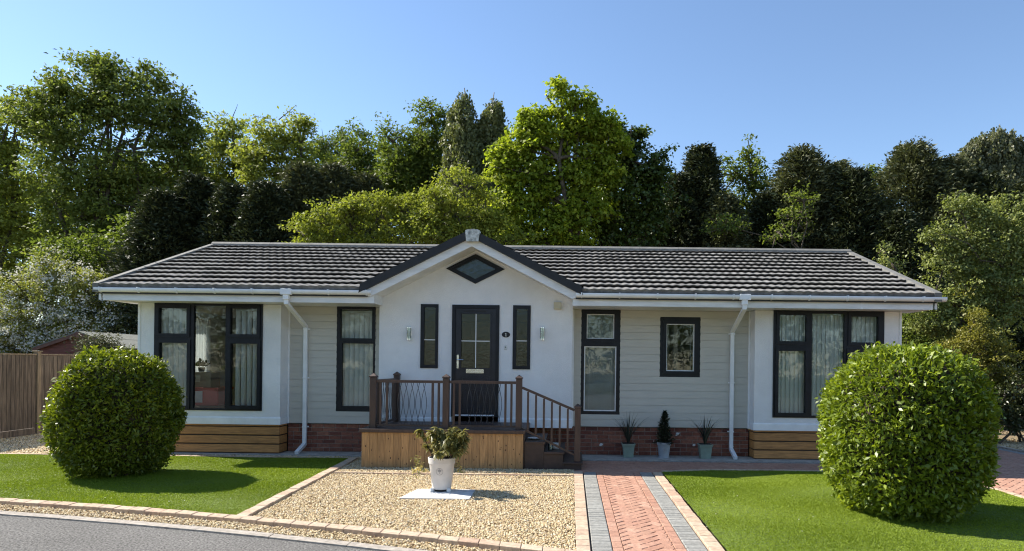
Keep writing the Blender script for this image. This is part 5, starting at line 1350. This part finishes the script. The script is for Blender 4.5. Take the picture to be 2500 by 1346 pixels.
# broadleaf trees behind the fence
tree('broadleaf_tree', 'tallest spreading broadleaf tree behind the shed, many bare stems showing', 'tree', 31,
     [(300, 235, 120, 90), (190, 270, 90, 80), (140, 235, 66, 56), (235, 215, 90, 70), (70, 285, 60, 56), (462, 350, 46, 66), (445, 290, 40, 50), (400, 290, 85, 90), (245, 165, 45, 40), (360, 190, 45, 40), (110, 300, 65, 75), (290, 380, 150, 110), (170, 420, 110, 100), (430, 400, 70, 95), (330, 500, 130, 80), (190, 540, 110, 90), (300, 610, 120, 70)],
     'ash', .26, .72, 14, .34, trunk_px=240, stems=6, r0=.17, group=TG, seed=41, gap=.34, rough=.30, twigs=40)
tree('broadleaf_tree', 'pale leafed tree at the edge of the wood above the white hawthorn', 'tree', 34,
     [(40, 330, 85, 70), (-60, 380, 100, 90), (60, 430, 110, 80), (-30, 520, 120, 100), (90, 540, 90, 80), (10, 630, 120, 80), (-90, 300, 90, 80), (35, 265, 30, 35)],
     'ash_pale', .24, .66, 14, .32, trunk_px=20, stems=3, r0=.18, group=TG, seed=42, gap=.30, rough=.28)
tree('broadleaf_tree', 'dark ivy clad tree low behind the shed', 'tree', 27, [(250, 640, 90, 70), (340, 600, 70, 80), (150, 640, 80, 70), (300, 720, 90, 70)], 'mid', .22, .62, 13, .3, trunk_px=260, stems=3, r0=.12, group=TG, seed=43, gap=.36)
tree('broadleaf_tree', 'slender light tree above the dark conifers, between the tallest tree and its open neighbour', 'tree', 37, [(566, 320, 54, 56), (530, 350, 40, 44), (500, 420, 56, 60), (540, 400, 60, 60), (590, 410, 55, 60), (560, 480, 70, 60), (500, 470, 50, 70)], 'ash_pale', .27, .72, 13, .34, trunk_px=565, r0=.16, group=TG, seed=44, gap=.34, rough=.3, bare=2)
tree('broadleaf_tree', 'light open crowned tree whose dark branches show over the conifers', 'tree', 34, [(680, 320, 64, 54), (622, 355, 44, 46), (625, 410, 60, 60), (775, 415, 56, 50), (690, 390, 70, 60), (725, 330, 42, 42), (645, 380, 48, 55), (715, 395, 60, 55), (665, 450, 70, 55), (745, 310, 25, 22)], 'ash_pale', .26, .74, 13, .33, trunk_px=695, r0=.17, group=TG, seed=45, gap=.40, rough=.32, bare=2)
tree('broadleaf_tree', 'small bluish far tree top in the dip of the treeline', 'tree', 42, [(790, 370, 44, 46), (850, 375, 44, 44), (835, 345, 26, 34), (770, 410, 50, 45), (830, 410, 50, 50)], 'mid', .26, .7, 12, .34, trunk_px=800, r0=.16, group=TG, seed=46, gap=.3, bare=2)
tree('broadleaf_tree', 'mid green rounded tree left of the taller lobed crown', 'tree', 36, [(880, 365, 50, 44), (860, 425, 60, 55), (915, 420, 50, 55), (890, 480, 70, 50)], 'mid', .26, .68, 14, .32, trunk_px=885, r0=.18, group=TG, seed=47, gap=.2)
tree('broadleaf_tree', 'round headed tree with two stacked lobes beside the twin birches', 'tree', 32, [(1053, 295, 52, 44), (1010, 420, 70, 60), (1035, 350, 62, 55), (960, 345, 46, 46), (985, 410, 75, 65), (1075, 400, 60, 65), (1040, 460, 80, 60), (950, 460, 60, 50)], 'mid', .24, .60, 15, .30, trunk_px=1030, r0=.22, group=TG, seed=48, gap=.18, rough=.24)
# weeping birches
def weeping(name, label, D, L, leaf, trunk_px, seed, cat='tree', n=620, Ln=.15):
    rng = np.random.default_rng(seed); lobes = pxlobes(D, L, .8)
    bx = at(trunk_px, 885, D).x; rt = thing(name, (bx, D, 0), label, cat, TG)
    A, tn, Tn = [], [], []
    mb = MB(); top = max(lobes, key=lambda q: q[0][2]); limbs(mb, (bx, D, -.05), (top[0][0], top[0][1], top[0][2]+top[1][2]*.95), .16, rng, .03, 9, .02)
    for (c, r_) in lobes:
        k = max(20, int(n*r_[0]*r_[2]/sum(q[1][0]*q[1][2] for q in lobes)))
        d = rdirs(k, rng); d[:, 2] = np.abs(d[:, 2])*1.25-.45
        st = np.array(c)+d*np.array(r_)*rng.uniform(.55, 1.05, (k, 1))
        for i in range(k):
            ln = rng.uniform(.5, 1.5)*r_[2]*.6+.3; m_ = int(10+ln*22); t = rng.random(m_)
            sway = rng.normal(0, .10, 2)+d[i, :2]*.25
            A.append(np.stack([st[i, 0]+sway[0]*t+rng.normal(0, .06, m_), st[i, 1]+sway[1]*t+rng.normal(0, .06, m_), st[i, 2]-ln*t], 1)); tn.append(rng.random()*.5+rng.random(m_)*.5)
            if i % 9 == 0: limbs(mb, (c[0], c[1], c[2]), st[i], .03, rng, .08, 3, .008)
    P = np.concatenate(A); tn = np.concatenate(tn); k = P[:, 2] > .2; P, tn = P[k], tn[k]; m_ = len(P)
    T = rng.normal(0, .5, (m_, 3))+[0, 0, -.9]; ln = Ln*rng.uniform(.6, 1.3, m_)
    foliage('crown', P, T, rdirs(m_, rng)+[0, 0, .3], ln, ln*.62, tn, L_[leaf], rt)
    mb.build('trunk', M['pale_bark'], rt, smooth=True); return rt
weeping('birch_tree', 'taller of the twin weeping birches, with a pointed tip', 30, [(1133, 255, 26, 42), (1128, 310, 40, 55), (1145, 370, 58, 70), (1140, 450, 70, 80), (1110, 530, 70, 80)], 'birch', 1140, 51, n=900)
weeping('birch_tree', 'lower of the twin weeping birches, touching the bright maple', 30.5, [(1206, 262, 24, 38), (1200, 310, 40, 52), (1215, 365, 52, 65), (1200, 440, 66, 80), (1190, 520, 70, 80)], 'birch', 1210, 52, n=900)
# yellow-green hazels right behind the roof
tree('hazel_bush', 'yellow green bush rising behind the roof, its low end towards the dark conifers', 'bush', 21, [(745, 575, 45, 52), (800, 550, 55, 55), (860, 520, 60, 55), (925, 515, 65, 50), (990, 520, 55, 55), (770, 630, 70, 50), (880, 610, 90, 60), (985, 610, 80, 60)], 'hazel', .155, .42, 15, .22, trunk_px=870, stems=6, r0=.06, group=TG, seed=53, gap=.16, rough=.26)
tree('hazel_bush', 'yellow green bush behind the gable peak at the foot of the birches', 'bush', 20.5, [(1075, 500, 60, 60), (1130, 470, 55, 60), (1180, 530, 60, 70), (1070, 570, 70, 60), (1150, 590, 90, 70), (1230, 590, 55, 60), (1040, 550, 40, 50)], 'hazel', .15, .42, 15, .22, trunk_px=1130, stems=5, r0=.06, group=TG, seed=54, gap=.16, rough=.26)
# big bright maple and its darker companion, shade put into the leaf colour
tree('maple_tree', 'big bright lime green maple with upright leading shoots behind the roof', 'tree', 24,
     [(1363, 225, 14, 40), (1362, 275, 30, 42), (1402, 255, 17, 36), (1405, 300, 34, 42), (1437, 260, 18, 36), (1450, 305, 36, 44), (1310, 290, 18, 40), (1313, 335, 40, 44), (1279, 300, 12, 34), (1285, 360, 44, 48), (1360, 350, 55, 48), (1435, 365, 52, 48),
      (1250, 420, 48, 50), (1330, 430, 70, 58), (1410, 440, 66, 58), (1270, 490, 66, 56), (1360, 520, 80, 60), (1440, 520, 60, 60), (1260, 560, 66, 52), (1300, 335, 44, 44), (1462, 320, 52, 48), (1496, 350, 44, 46), (1405, 330, 48, 44), (1228, 440, 46, 46), (1300, 385, 56, 50), (1245, 500, 50, 50), (1480, 420, 50, 56), (1360, 590, 90, 52), (1218, 380, 26, 24)],
     'maple', .215, .46, 14, .22, asp=.78, trunk_px=1370, stems=3, r0=.17, group=TG, seed=55, gap=.22, rough=.24, droop=.6, up=.7)
tree('maple_tree', 'dark shaded maple on the far side of the bright lime green one', 'tree', 25,
     [(1500, 330, 40, 36), (1530, 370, 44, 44), (1555, 330, 26, 26), (1500, 420, 60, 56), (1570, 420, 50, 56), (1540, 500, 70, 60), (1600, 500, 42, 60), (1490, 540, 60, 66), (1570, 580, 66, 60), (1612, 390, 22, 18), (1470, 600, 66, 50), (1605, 430, 30, 40)],
     'maple_shaded', .205, .46, 14, .22, asp=.75, trunk_px=1530, stems=2, r0=.18, group=TG, seed=56, gap=.18, rough=.22, droop=.6, bare=3)
# dark conifers: the screen behind the roof
CG = 'dark conifers behind the bungalow'
for i, (D, px, top, half, leaf, lab) in enumerate([
    (25.5, 395, 470, 74, 'conifer', 'dark conifer nearest the shed in the dark screen'),
    (26.5, 480, 432, 79, 'conifer', 'dark conifer second from the shed in the dark screen'),
    (26.0, 570, 455, 76, 'conifer', 'dark conifer under the slender light tree'),
    (25.5, 650, 450, 74, 'conifer', 'dark conifer under the light open crowned tree'),
    (27.0, 735, 405, 72, 'conifer_grey', 'greyish conifer at the inner end of the dark screen'),
    (27.5, 815, 408, 76, 'conifer_grey', 'greyish conifer above the low end of the yellow green bush'),
    (28.0, 895, 430, 72, 'conifer_grey', 'greyish conifer in front of the mid green rounded tree'),
    (26.5, 1660, 430, 50, 'conifer', 'dark conifer tucked against the dark maple'),
    (27.0, 1712, 362, 72, 'conifer', 'pointed dark conifer next after the dark maple'),
    (26.0, 1765, 480, 70, 'conifer_grey', 'low greyish conifer behind the middle of the roof ridge'),
    (27.0, 1880, 470, 74, 'conifer', 'low dark conifer below the light green gap tree'),
    (27.0, 2000, 362, 96, 'conifer_grey', 'broad conifer with a flat ragged top behind the roof end'),
    (26.0, 2085, 420, 78, 'conifer', 'dark conifer behind the end of the roof ridge'),
    (27.0, 2275, 350, 100, 'conifer_grey', 'tall broad conifer in front of the pale weeping birch'),
    (26.5, 2400, 430, 90, 'conifer', 'dark conifer below the pale weeping birch'),
    (25.0, 2190, 520, 76, 'conifer', 'shaded dark conifer behind the small sapling'),
    (28.0, 2520, 440, 90, 'conifer', 'dark conifer at the edge of the frame below the pale birch')]):
    conifer('conifer_tree', lab, D, px, top, half, leaf, 60+i, CG, n=1250 if half < 80 else 1900, tips=(2 if px in (2000, 2275) else 1), Ln=.30, taper=.66 if half > 80 else .78)
tree('broadleaf_tree', 'light green tree filling the gap between two pointed conifers', 'tree', 29, [(1830, 420, 40, 44), (1795, 425, 32, 40), (1860, 460, 44, 50), (1820, 500, 60, 56), (1880, 520, 40, 56), (1826, 385, 14, 22)], 'mid', .22, .58, 14, .28, trunk_px=1830, r0=.16, group=TG, seed=81, gap=.2, rough=.28)
tree('broadleaf_tree', 'thin light leafed tree between the two broad conifers', 'tree', 30, [(2127, 425, 24, 34), (2140, 470, 36, 40), (2105, 480, 36, 44), (2150, 520, 40, 50), (2165, 430, 14, 12)], 'mid', .22, .58, 12, .28, trunk_px=2130, r0=.12, group=TG, seed=82, gap=.3, rough=.3)
tree('broadleaf_tree', 'low leafy saplings mixed in front of the broad flat topped conifer', 'tree', 24.5, [(1935, 530, 44, 34), (1960, 490, 36, 30), (1900, 570, 40, 36), (1770, 560, 60, 34)], 'mid', .18, .52, 12, .24, trunk_px=1935, stems=2, r0=.07, group=TG, seed=83, gap=.36, rough=.3)
weeping('birch_tree', 'pale grey green weeping birch above the shrubs by the drive', 33, [(2400, 355, 44, 40), (2440, 345, 50, 44), (2370, 385, 36, 40), (2450, 400, 70, 66), (2500, 380, 60, 60), (2540, 440, 70, 80), (2215, 385, 22, 40), (2205, 360, 14, 18)], 'grey_birch', 2440, 84, n=1500, Ln=.16)
tree('sapling', 'small slim sapling peeping over the roof end', 'tree', 20, [(2163, 610, 14, 26), (2150, 645, 26, 20), (2180, 650, 26, 22), (2163, 690, 40, 30)], 'willow', .12, .30, 8, .14, trunk_px=2163, r0=.03, group=TG, seed=85, gap=.5, rough=.3, twigs=14)
# shrubs beside the drive
tree('willow_tree', 'tall light leafed shrub tree rising beside the end of the roof', 'tree', 17.2,
     [(2345, 515, 36, 40), (2400, 530, 50, 46), (2470, 540, 50, 50), (2310, 590, 50, 44), (2370, 600, 64, 56), (2450, 620, 66, 60), (2500, 600, 60, 70), (2310, 660, 54, 50), (2400, 690, 80, 60), (2480, 720, 70, 60), (2330, 740, 56, 46), (2420, 770, 70, 60), (2270, 590, 18, 14), (2290, 790, 60, 60), (2250, 740, 50, 50), (2380, 850, 90, 70)],
     'willow', .118, .30, 14, .17, asp=.62, trunk_px=2400, stems=5, r0=.06, group=TG, seed=86, gap=.26, rough=.28, droop=.5)
tree('willow_tree', 'darker leafy shrub seen under the eave past the end wall', 'bush', 19.5, [(2240, 800, 50, 60), (2215, 860, 50, 60), (2270, 880, 60, 70), (2225, 940, 60, 60)], 'mid', .13, .36, 13, .2, trunk_px=2240, stems=3, r0=.05, group=TG, seed=87, gap=.3)
tree('golden_bush', 'yellow tinged bushy shrub behind the bigger round bush', 'bush', 15.8, [(2385, 780, 24, 30), (2390, 830, 46, 44), (2350, 870, 50, 46), (2430, 870, 46, 50), (2390, 930, 76, 60), (2450, 940, 50, 60)], 'gold', .095, .23, 15, .13, asp=.45, trunk_px=2390, stems=4, r0=.04, group=TG, seed=88, gap=.16, rough=.26, droop=.0)
tree('glossy_shrub', 'glossy dark leafed shrub at the edge of the drive', 'bush', 15.1, [(2450, 980, 40, 44), (2490, 960, 50, 60), (2440, 1030, 42, 48), (2490, 1040, 50, 50), (2540, 1000, 60, 70)], 'rhodo', .11, .25, 13, .14, asp=.4, trunk_px=2480, stems=4, r0=.035, group=TG, seed=89, gap=.2, droop=.3)
# white hawthorn
def blossoms(root, cl, di, rng):
    top = cl[:, 2]; lim = np.quantile(top, .72)
    k = (rng.random(len(cl)) < np.where(top > lim, .50, .95)); q, dq = cl[k], di[k]
    rep = 20; P = np.repeat(q+dq*.20, rep, 0)+rng.normal(0, .10, (len(q)*rep, 3)); m_ = len(P)
    foliage('blossom', P, rdirs(m_, rng), np.repeat(dq, rep, 0)+rng.normal(0, .5, (m_, 3))+[0, 0, .5], rng.uniform(.05, .10, m_), rng.uniform(.045, .075, m_), rng.random(m_), L_['blossom'], root)
tree('hawthorn', 'white blossoming hawthorn behind the fence and shed', 'tree', 24, [(100, 640, 22, 22), (120, 670, 46, 34), (60, 710, 60, 40), (150, 720, 80, 50), (215, 700, 50, 40), (20, 760, 60, 46), (100, 790, 90, 60), (190, 790, 90, 50), (250, 770, 60, 44), (-30, 830, 90, 70), (60, 850, 90, 50), (300, 815, 60, 34), (150, 860, 120, 60), (290, 745, 40, 14), (280, 860, 70, 50)],
     'haw', .125, .36, 13, .18, trunk_px=150, stems=3, r0=.09, group=TG, seed=90, gap=.22, rough=.3, extra=blossoms)
for px, top, half, lab in ((232, 826, 14, 'little dark cypress before the shed wall, the shorter one'), (252, 815, 13, 'little dark cypress before the shed wall, the taller one')):
    conifer('dwarf_cypress', lab, 18.2, px, top, half, 'conifer_grey', px, 'small cypresses before the shed', n=160, per=14, Ln=.13, taper=.4)
# the far edge of the wood, one mass without countable trees
rng = np.random.default_rng(99); n = 5200
fx = rng.uniform(-46, 42, n); fh = 13.2+1.1*np.sin(fx*.35)+0.8*np.sin(fx*.9+1)+np.where(fx < -6, 1.7, 0); fz = rng.random(n)**.8*fh+.2
cl = np.stack([fx, rng.uniform(46, 51, n), fz], 1)
o = leafy('far_wood', cl, np.tile([0, -.6, .5], (n, 1)), 20, .7, .42, .6, L_['mid'], None, rng); tag(o, kind='stuff')
# across the road behind the viewer: hedge and trees that the windows mirror
n = 5000; fx = rng.uniform(-60, 60, n); fh = 7.5+2.4*np.sin(fx*.25+1)**2+1.5*np.sin(fx*.7)
cl = np.stack([fx, rng.uniform(-36, -31, n), rng.random(n)**.8*fh+.1], 1)
o = leafy('tree_belt', cl, np.tile([0, .7, .4], (n, 1)), 20, .6, .30, .6, L_['mid'], None, rng); tag(o, kind='stuff')
